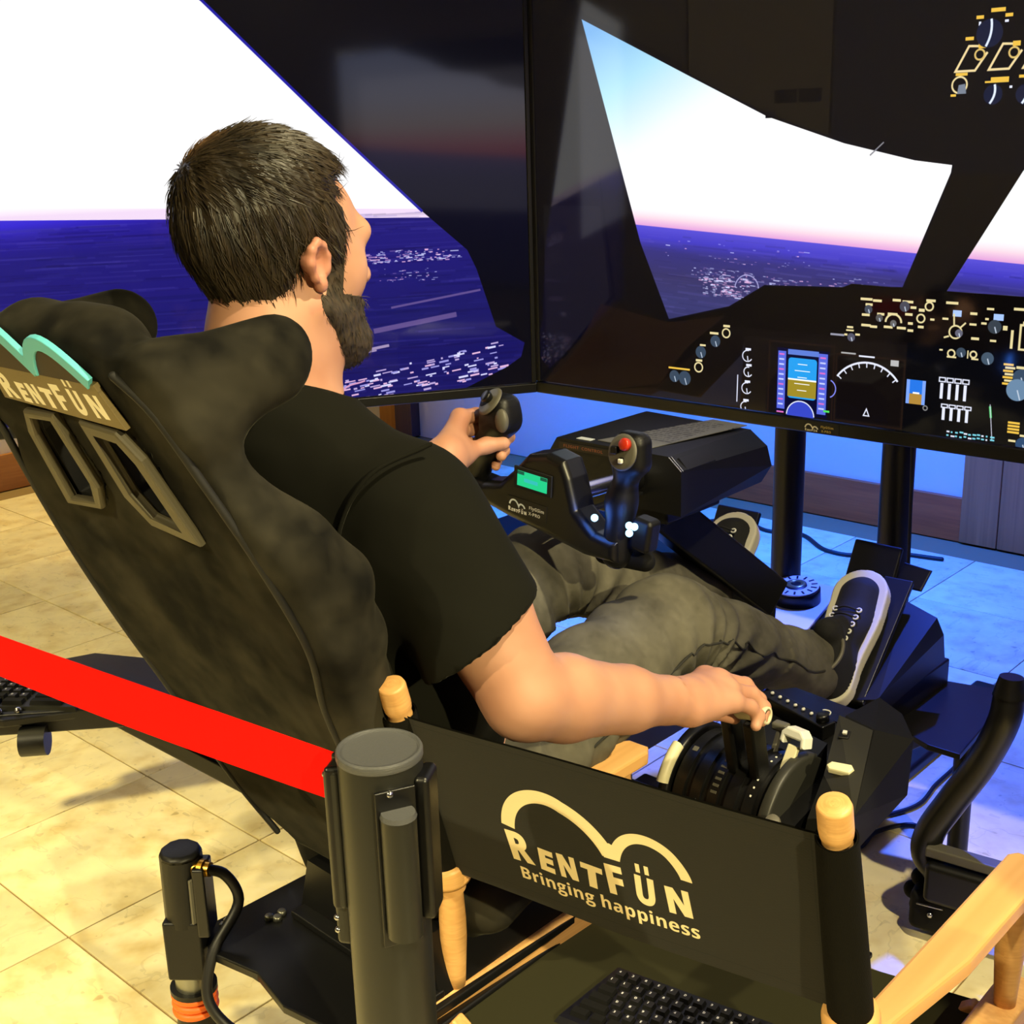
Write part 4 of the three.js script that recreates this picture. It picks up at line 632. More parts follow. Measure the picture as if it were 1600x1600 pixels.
  const LH = {
    wr: [[-1.262, 1.026, -1.222], [-1.26, 1.019, -1.22], [-1.258, 1.01, -1.218], [-1.256, 1.002, -1.216]],
    k: [[-1.306, 1.05, -1.292], [-1.304, 1.03, -1.285], [-1.303, 1.01, -1.278], [-1.298, 0.991, -1.27]],
    f: [[[-1.306, 1.05, -1.292], [-1.313, 1.046, -1.334], [-1.294, 1.042, -1.366], [-1.27, 1.036, -1.366]], [[-1.304, 1.03, -1.285], [-1.318, 1.025, -1.326], [-1.3, 1.018, -1.362], [-1.27, 1.012, -1.36], [-1.258, 1.01, -1.34]], [[-1.303, 1.01, -1.278], [-1.324, 1.002, -1.32], [-1.308, 0.995, -1.358], [-1.278, 0.99, -1.356], [-1.264, 0.988, -1.336]], [[-1.298, 0.991, -1.27], [-1.328, 0.98, -1.312], [-1.316, 0.974, -1.35], [-1.29, 0.972, -1.352], [-1.276, 0.97, -1.336]]],
    t: [[-1.262, 1.01, -1.228], [-1.262, 1.01, -1.262], [-1.254, 1.014, -1.294], [-1.236, 1.016, -1.312]] };
  const lh = union([cap(J.wrL, [-1.268, 1.014, -1.24], 0.026, 0.026), ...palm(LH.wr, LH.k), cap([-1.26, 1.008, -1.226], [-1.265, 1.008, -1.256], 0.02, 0.016)], 0.016);
  const lf = [...LH.f.map((c, i) => union(chain(c, i === 3 ? [0.0105, 0.0088, 0.008, 0.0076, 0.0072] : [0.0122, 0.0104, 0.0096, 0.009, 0.0082]), 0.006)), union(chain(LH.t, [0.015, 0.013, 0.0115, 0.0098]), 0.008)];
  const lhand = (x, y, z) => { let d = lh(x, y, z), e = lf[0](x, y, z); for (let i = 1; i < 5; i++) e = smin(e, lf[i](x, y, z), 0.0022); return smin(d, e, 0.009); };
  const armR = union([cap([-0.955, 1.05, -0.865], lerp(J.shR, J.elR, 0.55), 0.046, 0.056), cap(lerp(J.shR, J.elR, 0.55), J.elR, 0.056, 0.046), cap(J.elR, lerp(J.elR, J.wrR, 0.22), 0.045, 0.0475), cap(lerp(J.elR, J.wrR, 0.22), lerp(J.elR, J.wrR, 0.6), 0.0475, 0.0385), cap(lerp(J.elR, J.wrR, 0.6), lerp(J.elR, J.wrR, 0.88), 0.0385, 0.0275), cap(lerp(J.elR, J.wrR, 0.88), J.wrR, 0.0275, 0.026)], 0.012);
  const armL = union([cap(J.shL, J.elL, 0.055, 0.042), cap(J.elL, lerp(J.elL, J.wrL, 0.35), 0.042, 0.043), cap(lerp(J.elL, J.wrL, 0.35), J.wrL, 0.043, 0.0265)], 0.03);
  const trunk = union([cap(J.pelvis, J.waist, 0.1, 0.1), cap(J.waist, J.chest, 0.1, 0.105), cap([-1.03, 1.0, -0.87], [-1.2, 1.0, -0.87], 0.085), cap([-0.98, 1.06, -0.865], J.neck0, 0.04, 0.05), cap([-1.27, 1.06, -0.87], J.neck0, 0.04, 0.05), cap(J.hipR, J.knR, 0.07, 0.05), cap(J.knR, J.anR, 0.046, 0.03), cap(J.hipL, J.knL, 0.07, 0.05), cap(J.knL, J.anL, 0.046, 0.03), cap(J.anR, [-1.025, 0.51, -1.93], 0.026, 0.022), cap(J.anL, [-1.255, 0.61, -1.9], 0.026, 0.022)], 0.05);
  const near = (c, r) => (x, y, z) => Math.abs(x - c[0]) < r[0] && Math.abs(y - c[1]) < r[1] && Math.abs(z - c[2]) < r[2];
  const bR = near([-0.803, 0.74, -1.235], [0.06, 0.08, 0.1]), bL = near([-1.275, 1.01, -1.285], [0.085, 0.085, 0.1]), bH = near([-1.146, 1.33, -0.86], [0.13, 0.16, 0.15]);
  const skinF = (x, y, z) => { let d = Math.min(trunk(x, y, z), 1); d = smin(d, neck(x, y, z), 0.04); d = smin(d, armR(x, y, z), 0.03); d = smin(d, armL(x, y, z), 0.03); if (bR(x, y, z)) d = smin(d, rhand(x, y, z), 0.012); if (bL(x, y, z)) d = smin(d, lhand(x, y, z), 0.012); if (y > 1.1) d = smin(d, headF(x, y, z), 0.02); return d; };
  const skinC = (x, y, z) => { const n = fbm(x * 18, y * 18, z * 18, 3), m = fbm(x * 60, y * 60, z * 60, 2); const q = bR(x, y, z) || bL(x, y, z) ? 0.25 : 0; const X = x - O[0], Y = y - O[1], Z = z - O[2]; const redE = Math.abs(X) > 0.072 && Math.abs(Y) < 0.05 && y > 1.2 ? 0.5 : 0; const r = 0.5 + n * 0.07 + m * 0.03, g = 0.25 + n * 0.06 + m * 0.025 - q * 0.03 - redE * 0.05, b = 0.16 + n * 0.045 + m * 0.02 - q * 0.02 - redE * 0.02; return [r, g, b]; };
  const cells = (lo, hi, h, skip) => nets(skinF, lo, hi, h, { skip, col: skinC });
  const box = (c, r, s) => [c.map((v, i) => v - r[i] * s), c.map((v, i) => v + r[i] * s)];
  const inH = near([-1.146, 1.33, -0.86], [0.118, 0.148, 0.138]), inR = near([-0.803, 0.74, -1.235], [0.058, 0.074, 0.09]), inL = near([-1.275, 1.01, -1.285], [0.078, 0.074, 0.09]);
  const hb = box([-1.146, 1.33, -0.86], [0.124, 0.154, 0.144], 1), rb = box([-0.803, 0.74, -1.235], [0.063, 0.079, 0.095], 1), lb = box([-1.275, 1.01, -1.285], [0.083, 0.079, 0.095], 1);
  const skinG = mergeGeometries([cells([-1.47, 0.48, -2.0], [-0.74, 1.34, -0.76], 0.01, (x, y, z) => inH(x, y, z) || inR(x, y, z) || inL(x, y, z)), cells(hb[0], hb[1], 0.0036), cells(rb[0], rb[1], 0.003), cells(lb[0], lb[1], 0.003)]);
  const skinM = phy({ vertexColors: true, roughness: 0.55 });
  part('body', skinG, skinM, t);
  // eyes
  for (const m of [-1, 1]) { const c = [O[0] + m * 0.032, O[1] + 0.011, O[2] - 0.087]; part('eye', new THREE.SphereGeometry(0.0105, 18, 14).translate(...c), std({ color: 0xe8e4dc, roughness: 0.25 }), t); part('iris', new THREE.SphereGeometry(0.0062, 14, 10).translate(c[0], c[1], c[2] - 0.0055), std({ color: 0x2a1a10, roughness: 0.2 }), t); }
  // hair: grown from the skull where the hairline allows, combed out from the crown
  const CR = [-0.03, 0.105, 0.055], cd = V(-0.28, 0.78, 0.52).normalize(), e1v = V(1, 0, 0).addScaledVector(cd, -cd.x).normalize(), e2v = new THREE.Vector3().crossVectors(cd, e1v);
  const strand = (x, y, z) => { const dx = x, dy = y - 0.04, dz = z - 0.02, a = Math.atan2(dx * e2v.x + dy * e2v.y + dz * e2v.z, dx * e1v.x + dy * e1v.y + dz * e1v.z), r = Math.hypot(dx, dy, dz) || 1, th = Math.acos(clamp((dx * cd.x + dy * cd.y + dz * cd.z) / r, -1, 1)); return [a, th]; };
  const lock = (x, y, z) => { const [a, th] = strand(x, y, z); const w = a + 0.35 * th, k = sstep(0.08, 0.5, th); return k * (0.55 * vn(Math.cos(w) * 7 + 3, Math.sin(w) * 7, th * 1.2) + 0.5 * vn(Math.cos(w) * 15, Math.sin(w) * 15 + 9, th * 1.6) + 0.25 * vn(Math.cos(w) * 28, Math.sin(w) * 28, th * 2)); };
  const hairMask = (x, y, z) => {             // metres inside the hairline, negative outside
    const top = Math.min(y - 0.045 - 0.9 * (-z - 0.07), 1);                 // forehead line
    const front = z > -0.1 ? 1 : -0.01;
    const side = z < -0.012 ? y - (z < -0.036 ? 0.03 + (-z - 0.036) * 0.7 : -0.005) : (z < 0.03 ? y - 0.012 - Math.max(0, 0.012 - Math.abs(z - 0.01)) - (z > 0.02 ? -0.02 : 0) + 0.008 : y + 0.05 - Math.max(0, 0.05 - z) * 0.9);
    const fz = mix(-0.038, -0.097, sstep(0.082, 0.108, y)); return Math.min(side, z - fz + 0.006 * vn(x * 90, y * 90, z * 90), front);
  };
  const hairF = hl((x, y, z) => { const m = hairMask(x, y, z); const th = m > 0 ? 0.0012 + 0.0075 * sstep(0, 0.04, m) + (y > 0.06 ? 0.004 * sstep(0.06, 0.12, y) : 0) : -0.006; return smin(bare(x, y, z), neck(x + O[0], y + O[1], z + O[2]), 0.025) - th - 0.0026 * lock(x, y, z) * sstep(0.0, 0.03, m); });
  const hairC = (x, y, z) => { const X = x - O[0], Y = y - O[1], Z = z - O[2]; const l = lock(X, Y, Z), [, th] = strand(X, Y, Z), cr = 1 - sstep(0.1, 0.34, th + 0.12 * vn(X * 60, Y * 60, Z * 60)); const t2 = clamp(0.45 + l * 0.5, 0, 1); return [mix(mix(0.008, 0.04, t2), 0.17, cr * 0.6), mix(mix(0.006, 0.027, t2), 0.09, cr * 0.6), mix(mix(0.004, 0.013, t2), 0.045, cr * 0.6)]; };
// short strands laid over the scalp and jaw so that the outline is hairy
  const strands = (g, n, len, rad, dirF, colF) => {
    const P = g.attributes.position, N = g.attributes.normal, out = [], oc = [], on = []; 
    for (let i = 0; i < n; i++) {
      const k = Math.floor(rnd() * P.count), p = V(P.getX(k), P.getY(k), P.getZ(k)), nn = V(N.getX(k), N.getY(k), N.getZ(k)); p.x += (rnd() - 0.5) * 0.004; p.y += (rnd() - 0.5) * 0.004; p.z += (rnd() - 0.5) * 0.004;
      const d = dirF(p, nn); if (!d) continue; d.addScaledVector(nn, -d.dot(nn)).normalize(); const s = new THREE.Vector3().crossVectors(d, nn), L = len * (0.6 + 0.7 * rnd()), sw = (rnd() - 0.5) * 0.32, c = colF(p), lift = 0.05 + 0.1 * rnd();
      const ring = (t2) => { const q = p.clone().addScaledVector(nn, 0.0002 - 0.001 * (1 - t2) * (1 - t2) + L * lift * t2 * (1 - t2) * 1.2 + L * 0.03 * t2 * rnd()).addScaledVector(d, L * t2).addScaledVector(s, L * sw * t2 * t2), r = rad * (1 - 0.85 * t2); return [q.clone().addScaledVector(s, -r), q.clone().addScaledVector(nn, r * 1.3), q.clone().addScaledVector(s, r)]; };
      const R3 = [ring(0), ring(0.5), ring(1)];
      for (let j = 0; j < 2; j++) for (const [a, b] of [[0, 1], [1, 2]]) { const A1 = R3[j][a], B1 = R3[j][b], C1 = R3[j + 1][b], D1 = R3[j + 1][a]; for (const q of [A1, B1, C1, A1, C1, D1]) { out.push(q.x, q.y, q.z); oc.push(...c); } const nA = nn.clone().addScaledVector(s, a === 0 ? -0.6 : 0.6).normalize(); for (let m = 0; m < 6; m++) on.push(nA.x, nA.y, nA.z); }
    }
    const r = new THREE.BufferGeometry(); r.setAttribute('position', new THREE.Float32BufferAttribute(out, 3)); r.setAttribute('normal', new THREE.Float32BufferAttribute(on, 3)); r.setAttribute('uv', new THREE.Float32BufferAttribute(new Float32Array(out.length / 3 * 2), 2)); r.setAttribute('color', new THREE.Float32BufferAttribute(oc, 3)); return r;
  };
  const crownP = V(O[0] + cd.x * 0.1, O[1] + 0.05 + cd.y * 0.09, O[2] + 0.016 + cd.z * 0.1);
  const hg = nets(hairF, [-1.26, 1.22, -1.0], [-1.03, 1.5, -0.71], 0.0032, { col: hairC }).toNonIndexed();
  const hs = strands(hg, 11000, 0.019, 0.0008, (p, n) => { if (hairMask(p.x - O[0], p.y - O[1], p.z - O[2]) < 0.003) return null; const d = p.clone().sub(crownP); if (p.y - O[1] > 0.07) d.add(V(0, 0, -0.05)); else d.add(V(0, -0.06, 0)); return d; }, (p) => { const c = hairC(p.x, p.y, p.z), k = 0.6 + 1.1 * rnd(); return [c[0] * k, c[1] * k, c[2] * k]; });
  part('hair', mergeGeometries([hg, hs]), phy({ vertexColors: true, roughness: 0.46, specularIntensity: 0.8 }), t);
  // beard along the jaw
  const beardF = hl((x, y, z) => { const cheekLine = y + 0.03 + (-z - 0.02) * 0.22, back = -z + 0.004 + Math.min(0, y + 0.05) * 0.5, ban = Math.hypot(x, y + 0.06, z + 0.1) - 0.016, sb = y < 0.02 && z > -0.036 && z < -0.01 ? 0.008 : -1; const m = Math.max(Math.min(-cheekLine, back + 0.004, ban), sb); const und = 0.004 * sstep(-0.07, -0.1, y); return bare(x, y, z) - (m > 0 ? 0.0008 + 0.006 * sstep(0, 0.025, m) * mix(1, 0.4, sstep(-0.045, -0.015, y)) + und : -0.006) - 0.0009 * vn(x * 260, y * 120, z * 260) * sstep(0, 0.01, m); });
  const bg = nets(beardF, [-1.24, 1.19, -1.0], [-1.05, 1.36, -0.82], 0.0034, { col: (x, y, z) => { const n = clamp(0.5 + vn(x * 300, y * 140, z * 300) * 0.6, 0, 1); return [mix(0.016, 0.06, n), mix(0.012, 0.04, n), mix(0.008, 0.022, n)]; } }).toNonIndexed();
  const bs = strands(bg, 3200, 0.008, 0.00055, (p) => bare(p.x - O[0], p.y - O[1], p.z - O[2]) > 0.0006 ? V(0.1 * Math.sign(p.x - O[0]), -1, -0.35) : null, () => { const k = rnd(); return [mix(0.01, 0.07, k), mix(0.008, 0.045, k), mix(0.005, 0.024, k)]; });
  part('beard', mergeGeometries([bg, bs]), std({ vertexColors: true, roughness: 0.75 }), t);
  // black t-shirt with loose sleeves
  const sl = lerp(J.shR, J.elR, 0.66), shirt0 = union([cap(J.pelvis, J.waist, 0.135, 0.135), cap([-1.04, 0.84, -0.93], [-1.18, 0.84, -0.93], 0.11), cap(J.waist, J.chest, 0.135, 0.13), cap([-1.02, 1.0, -0.87], [-1.205, 1.0, -0.87], 0.108), cap([-0.96, 1.072, -0.862], [-1.11, 1.135, -0.84], 0.064, 0.07), cap([-1.285, 1.075, -0.872], [-1.14, 1.135, -0.84], 0.064, 0.07)], 0.06);
  const sleeveR = cap([-0.948, 1.072, -0.866], [-0.868, 0.93, -0.886], 0.069, 0.078), sleeveL = cap(J.shL, lerp(J.shL, J.elL, 0.7), 0.072, 0.075);
  const cutR = V(...J.elR).sub(V(...J.shR)).normalize(), cutL = V(...J.elL).sub(V(...J.shL)).normalize();
  const shirtF = (x, y, z) => {
    const n = 0.004 * fbm(x * 9, y * 14 + 2 * x, z * 9, 3) + 0.0035 * Math.sin(38 * (y + 0.5 * x + 0.8 * z) + 3 * vn(x * 6, y * 6, z * 6)) * sstep(0.95, 0.7, y);
    let sr = sleeveR(x, y, z), pr = (x - J.shR[0]) * cutR.x + (y - J.shR[1]) * cutR.y + (z - J.shR[2]) * cutR.z - 0.158 - 0.005 * vn(x * 12, y * 12, z * 12) - 0.3 * (z + 0.886) ; sr = smax(sr - 0.003 * vn(x * 16, y * 16, z * 16), pr, 0.006);
    let sL = Math.max(sleeveL(x, y, z), (x - J.shL[0]) * cutL.x + (y - J.shL[1]) * cutL.y + (z - J.shL[2]) * cutL.z - 0.17);
    let d = smin(smin(shirt0(x, y, z), sr, 0.035), sL, 0.035) + n;
    const col = (y - 1.178) * 0.93 + (z + 0.85) * -0.36; return Math.max(d, col - 0.012, 0.61 - y);       // neckline, hem
  };
  const shirtM = phy({ color: 0x171713, roughness: 1, specularIntensity: 0.15, sheen: 0.15, sheenRoughness: 0.6, sheenColor: new THREE.Color(0.25, 0.25, 0.2) });
  const sh = part('t_shirt', nets(shirtF, [-1.42, 0.6, -1.12], [-0.76, 1.22, -0.68], 0.007, { uvScale: 0.2 }), shirtM, t);
  part('collar', new THREE.TorusGeometry(0.071, 0.0065, 8, 48).rotateX(Math.PI / 2 - 0.37).translate(-1.14, 1.188, -0.845), shirtM, sh);
  part('shoulder_seam', tube([[-0.908, 1.152, -0.855], [-0.935, 1.128, -0.795], [-0.962, 1.07, -0.772], [-0.968, 1.0, -0.775]].map((p) => p), 0.0025, 30, 6), shirtM, sh);
  // grey jeans
  const legR = union([cap(J.pelvis, J.hipR, 0.115, 0.105), cap(J.hipR, J.knR, 0.098, 0.073), cap(J.knR, lerp(J.knR, J.anR, 0.45), 0.07, 0.063), cap(lerp(J.knR, J.anR, 0.45), lerp(J.knR, J.anR, 1.12), 0.063, 0.06)], 0.03), legL = union([cap(J.pelvis, J.hipL, 0.115, 0.105), cap(J.hipL, J.knL, 0.096, 0.072), cap(J.knL, J.anL, 0.07, 0.055)], 0.03);
  const fold = (x, y, z, K, A2) => { const dx = x - K[0], dy = y - K[1] + 0.12, dz = z - K[2] + 0.02, a = Math.atan2(dy, dz), r = Math.hypot(dy, dz), e = Math.exp(-r * r / 0.03); const u = (z - K[2]) / 0.4; return 0.006 * e * Math.sin(a * 17 + 4 * vn(x * 9, y * 9, z * 9)) + 0.005 * sstep(0.6, 1, Math.hypot(x - A2[0], y - A2[1], z - A2[2]) < 0.16 ? 1 : 0) * Math.sin(60 * (z - 0.6 * y) + 3 * vn(x * 10, y * 10, z * 10)) + 0.004 * sstep(-0.2, -0.05, -(-z - 1.25)) * Math.sin(70 * (z + 0.3 * y) + 4 * vn(x * 8, y * 8, z * 8)); };
  const jeansF = (x, y, z) => { const a = legR(x, y, z) + fold(x, y, z, J.knR, J.anR), b = legL(x, y, z) + fold(x, y, z, J.knL, J.anL); const cutA = ((x - J.anR[0]) * 0 + (y - J.anR[1]) * -0.47 + (z - J.anR[2]) * -0.88) - 0.065, cutB = ((y - J.anL[1]) * -0.34 + (z - J.anL[2]) * -0.94) - 0.04; return Math.max(smin(Math.max(a, cutA), Math.max(b, cutB), 0.02), y - 0.8 - (z + 1.2) * -0.45) + 0.003 * fbm(x * 20, y * 20, z * 20, 3); };
  const denim = phy({ vertexColors: true, roughness: 0.95, specularIntensity: 0.2 });
  const je = part('jeans', nets(jeansF, [-1.42, 0.44, -2.02], [-0.88, 0.92, -0.84], 0.007, { col: (x, y, z) => { const n = fbm(x * 16, y * 16, z * 16, 4), m = fbm(x * 120, y * 120, z * 120, 2), g = 0.1 + n * 0.07 + m * 0.03; return [g, g * 0.93, g * 0.72]; } }), denim, t);
  const onto = (p, f) => { for (let i = 0; i < 6; i++) { const e = 0.002, d = f(...p), g = [f(p[0] + e, p[1], p[2]) - f(p[0] - e, p[1], p[2]), f(p[0], p[1] + e, p[2]) - f(p[0], p[1] - e, p[2]), f(p[0], p[1], p[2] + e) - f(p[0], p[1], p[2] - e)], L = Math.hypot(...g) || 1; p = p.map((v, k) => v - g[k] / L * d); } return p; };
  const seamCurve = new THREE.CatmullRomCurve3([[-0.92, 0.68, -1.16], [-0.92, 0.69, -1.3], [-0.94, 0.72, -1.42], [-0.95, 0.7, -1.52], [-0.95, 0.64, -1.64], [-0.95, 0.58, -1.76], [-0.95, 0.54, -1.84]].map(A));
  part('side_seam', tube(seamCurve.getPoints(36).map((p) => onto([p.x, p.y, p.z], jeansF)), 0.0019, 90, 6), std({ color: 0x23221e, roughness: 0.9 }), je);
  // shoes: frame with the heel at the origin, toe along +a, sole normal along -b
  const shoe = (heel, toe, upv, label) => {
    const a = V(...toe).sub(V(...heel)), L = a.length(); a.normalize(); const b = V(...upv); b.addScaledVector(a, -b.dot(a)).normalize(); const c = new THREE.Vector3().crossVectors(a, b);
    const loc = (f) => (x, y, z) => { const X = x - heel[0], Y = y - heel[1], Z = z - heel[2]; return f(X * a.x + Y * a.y + Z * a.z, X * b.x + Y * b.y + Z * b.z, X * c.x + Y * c.y + Z * c.z); };
    const at = (p, q, r) => [heel[0] + a.x * p + b.x * q + c.x * r, heel[1] + a.y * p + b.y * q + c.y * r, heel[2] + a.z * p + b.z * q + c.z * r];
    const foot2 = (p, r) => { const k = p / L; const w = 0.036 + 0.014 * sstep(0.25, 0.68, k); const e0 = Math.hypot(Math.max(0.036 - p, 0), r) - 0.036, e1 = Math.hypot(Math.max(p - (L - 0.05), 0), r) - 0.05; return p < 0.036 ? e0 : p > L - 0.05 ? e1 : Math.abs(r) - w; };
    const soleF = loc((p, q, r) => { const d = foot2(p, r) - 0.004 + 0.004, e = Math.abs(q - 0.012 - 0.004 * sstep(0.2, 0.28, p)) - 0.014 + 0.004; return Math.min(Math.max(d, e), 0) + Math.hypot(Math.max(d, 0), Math.max(e, 0)) - 0.004; });
    const tongue = cap([0.15, 0.05, 0], [0.098, 0.108, 0], 0.02, 0.024);
    const upF = loc((p, q, r) => { const k = p / L, hgt = mix(0.09, 0.05, sstep(0.3, 0.75, k)) * (1 - 0.35 * sstep(0.85, 1, k)); const d = foot2(p, r) + 0.003 + Math.max(0, q - 0.02) * 0.3, e = Math.max(0.01 - q, q - hgt + r * r * 9); let o = smax(d, e, 0.03); o = smin(o, tongue(p, q, r), 0.012); o = smin(o, Math.max(Math.hypot((p - 0.062) * 0.75, r) - 0.036, q - 0.098, -q + 0.03), 0.02); return o; });
    const lo = [0, 1, 2].map((i) => Math.min(heel[i], toe[i]) - 0.12), hi = [0, 1, 2].map((i) => Math.max(heel[i], toe[i]) + 0.12);
    const s = part('shoe', nets(upF, lo, hi, 0.005, { uvScale: 0.1 }), std({ color: 0x0c0c0d, roughness: 0.85, bumpMap: cloth, bumpScale: 0.0002 }), t, label);
    part('sole', nets(soleF, lo, hi, 0.0045), std({ color: 0xc9c5b2, roughness: 0.6 }), s, 'off-white rubber sole');
    const lace = std({ color: 0x101012, roughness: 0.8 });
    for (let i = 0; i < 5; i++) { const p = 0.105 + i * 0.019, q = mix(0.088, 0.066, i / 4); for (const m of [-1, 1]) part('eyelet', new THREE.TorusGeometry(0.0042, 0.0019, 8, 18).lookAt(b).translate(...at(p, q - 0.01, m * 0.023)), M.white, s); part('lace', tube([at(p, q - 0.01, -0.022), at(p, q + 0.001, 0), at(p, q - 0.01, 0.022)], 0.002, 12, 6), lace, s); }
    part('ankle_collar', tube(Array.from({ length: 13 }, (_, i) => { const w = i / 12 * 2 * Math.PI; return at(0.062 + 0.046 * Math.cos(w), 0.098, 0.035 * Math.sin(w)); }), 0.004, 40, 6), M.greyPlastic, s);
  };
  shoe([-1.0, 0.435, -1.905], [-1.045, 0.61, -2.13], [0.0, 0.75, 0.65], 'black canvas shoe with a white sole, right foot');
  shoe([-1.255, 0.55, -1.87], [-1.29, 0.7, -2.06], [0, 0.75, 0.65], 'black canvas shoe with a white sole, left foot');
}
// ---------------------------------------------------------------- throttle quadrant
{
  const t = thing('throttle_quadrant', 'black throttle quadrant with white-handled levers and trim wheels under the pilot\'s right hand', 'throttle', [-0.78, 0.2, -1.4]);
  const squeeze = (g) => { const list = Array.isArray(g) ? g : [g]; for (const q of list) { const p = q.attributes.position; for (let i = 0; i < p.count; i++) p.setX(i, -0.918 + (p.getX(i) + 0.905) * 0.78); } return g; }, put = (n, g, m, o, l) => part(n, squeeze(g), m, o, l);
  put('housing', hull([[-0.925, 0.47, -1.33], [-0.925, 0.47, -1.6], [-0.66, 0.47, -1.33], [-0.66, 0.47, -1.58], [-0.925, 0.575, -1.33], [-0.93, 0.61, -1.56], [-0.655, 0.575, -1.29], [-0.66, 0.61, -1.53]]), M.blackPlastic, t);
  put('nose', hull([[-0.93, 0.47, -1.58], [-0.66, 0.47, -1.56], [-0.93, 0.612, -1.56], [-0.66, 0.612, -1.53], [-0.9, 0.6, -1.63], [-0.72, 0.59, -1.63], [-0.9, 0.48, -1.66], [-0.7, 0.48, -1.66], [-0.64, 0.57, -1.53], [-0.65, 0.48, -1.55]]), M.blackPlastic, t);
  part('side_cover', hull([[-0.641, 0.62, -1.3], [-0.68, 0.68, -1.425], [-0.73, 0.68, -1.44], [-0.643, 0.662, -1.465], [-0.642, 0.583, -1.455], [-0.665, 0.53, -1.33], [-0.7, 0.5, -1.5], [-0.74, 0.66, -1.56], [-0.72, 0.5, -1.3], [-0.7, 0.6, -1.29], [-0.7, 0.65, -1.55]]), M.matteBlack, t);
  // sloping top plate
  part('top_plate', hull([[-0.641, 0.622, -1.3], [-0.68, 0.681, -1.42], [-0.735, 0.683, -1.43], [-0.697, 0.6, -1.3], [-0.645, 0.6, -1.3], [-0.685, 0.65, -1.43], [-0.735, 0.65, -1.43], [-0.697, 0.58, -1.3]]), std({ color: 0x201f17, roughness: 0.6, bumpMap: speck, bumpScale: 0.0002 }), t);
  // indicator strip across the front
  const a = [-0.9, 0.615, -1.54], b = [-0.735, 0.615, -1.5]; const strip = put('switch_strip', beam(a, b, 0.03, 0.022, 0.003), M.satinBlack, t);
  for (let i = 0; i < 6; i++) { const k = 0.1 + i * 0.125, p = [mix(a[0], b[0], k), 0.627, mix(a[2], b[2], k)]; put('lamp', lathe([[0, 0.004], [0.003, 0.003], [0.004, 0], [0, 0]], p, [0, 1, 0.1], 14), M.white, strip); }
  const kp = [mix(a[0], b[0], 0.9), 0.627, mix(a[2], b[2], 0.9)]; const kn = put('rotary_knob', lathe([[0, 0.012], [0.009, 0.012], [0.0115, 0.008], [0.0115, 0], [0, 0]], kp, [0, 1, 0.1], 24), M.satinBlack, strip);
  put('knob_mark', new THREE.TorusGeometry(0.011, 0.0012, 8, 24, 2.4).rotateX(-Math.PI / 2).translate(kp[0] + 0.002, kp[1] + 0.012, kp[2]), M.white, kn);
  // drum of trim wheels and lever slots
  const cy = 0.545, cz = -1.36, disc = (x, w, r, y = cy, z = cz) => rod([x - w / 2, y, z], [x + w / 2, y, z], r, r, 48);
  for (const [x, r] of [[-0.905, 0.092], [-0.7, 0.095]]) { const wt = put('trim_wheel', lathe([[0.03, -0.011], [r - 0.006, -0.012], [r, -0.007], [r, 0.007], [r - 0.006, 0.012], [0.03, 0.011]], [x, cy, cz], [1, 0, 0], 56), x < -0.8 ? M.satinBlack : std({ color: 0x2c2c28, roughness: 0.45 }), t);
    put('rim_mark', new THREE.TorusGeometry(r + 0.0002, 0.0105, 8, 40, x < -0.8 ? 0.62 : 0.3).scale(1, 1, 1.05).rotateZ(x < -0.8 ? 0.42 : 2.9).rotateY(-Math.PI / 2).translate(x, cy, cz), x < -0.8 ? M.cream : M.satinBlack, wt, 'cream stripe on the wheel rim'); }
  put('drum', disc(-0.805, 0.17, 0.082), M.blackPlastic, t);
  for (let i = 0; i < 5; i++) {
    const x = -0.875 + i * 0.0345, s = put('lever_sector', disc(x, 0.02, 0.0865), M.satinBlack, t);
    if (i === 2) for (let k = 0; k < 8; k++) { const q = 0.25 + k * 0.11; put('scale_mark', rbox(0.012, 0.0012, 0.004, [0, 0.0868, 0], 0.0004).rotateX(q).translate(x, cy, cz), M.greyPlastic, s); }
    if (i === 4) for (let k = 0; k < 8; k++) { const q = -0.1 + k * 0.14; put('scale_mark', rbox(0.003, 0.0012, 0.003, [0, 0.0868, 0], 0.0004).rotateX(q).translate(x, cy, cz), M.white, s); }
    if (i === 1 || i === 3) put('scale_line', new THREE.TorusGeometry(0.0868, 0.0007, 6, 30, 0.7).rotateY(-Math.PI / 2).rotateX(0.35 - Math.PI / 2 + Math.PI / 2).translate(x + 0.004, cy, cz), M.white, s);
    if (i === 0) put('scale_mark', rbox(0.01, 0.0012, 0.008, [0, 0.0868, 0], 0.0004).rotateX(0.45).translate(x, cy, cz), M.greyPlastic, s);
  }
  // thrust levers under the hand, with white hollow handles
  for (const x of [-0.832, -0.797]) {
    part('thrust_lever', beam([x, 0.58, -1.34], [x + 0.012, 0.715, -1.29], 0.016, 0.03, 0.004, [0, 0, 1]), M.blackPlastic, t);
  }
  part('lever_handle', lathe([[0.0065, 0], [0.0105, 0], [0.0125, 0.004], [0.01, 0.012], [0.01, 0.045], [0.012, 0.05], [0.0115, 0.0545], [0.007, 0.0545], [0.0065, 0.03], [0.0065, 0]], [-0.818, 0.718, -1.29], [1, 0.12, -0.06], 28), M.cream, t, 'cream hollow throttle handle');
  put('reverse_lever', [beam([-0.79, 0.64, -1.37], [-0.775, 0.69, -1.375], 0.012, 0.012, 0.002, [0, 0, 1])], M.greyPlastic, t);
  // spoiler lever with small grey handle
  put('spoiler_lever', [beam([-0.765, 0.6, -1.375], [-0.762, 0.652, -1.4], 0.008, 0.012, 0.002, [0, 0, 1]), rbox(0.03, 0.012, 0.016, [-0.762, 0.655, -1.4], 0.004)], M.greyPlastic, t);
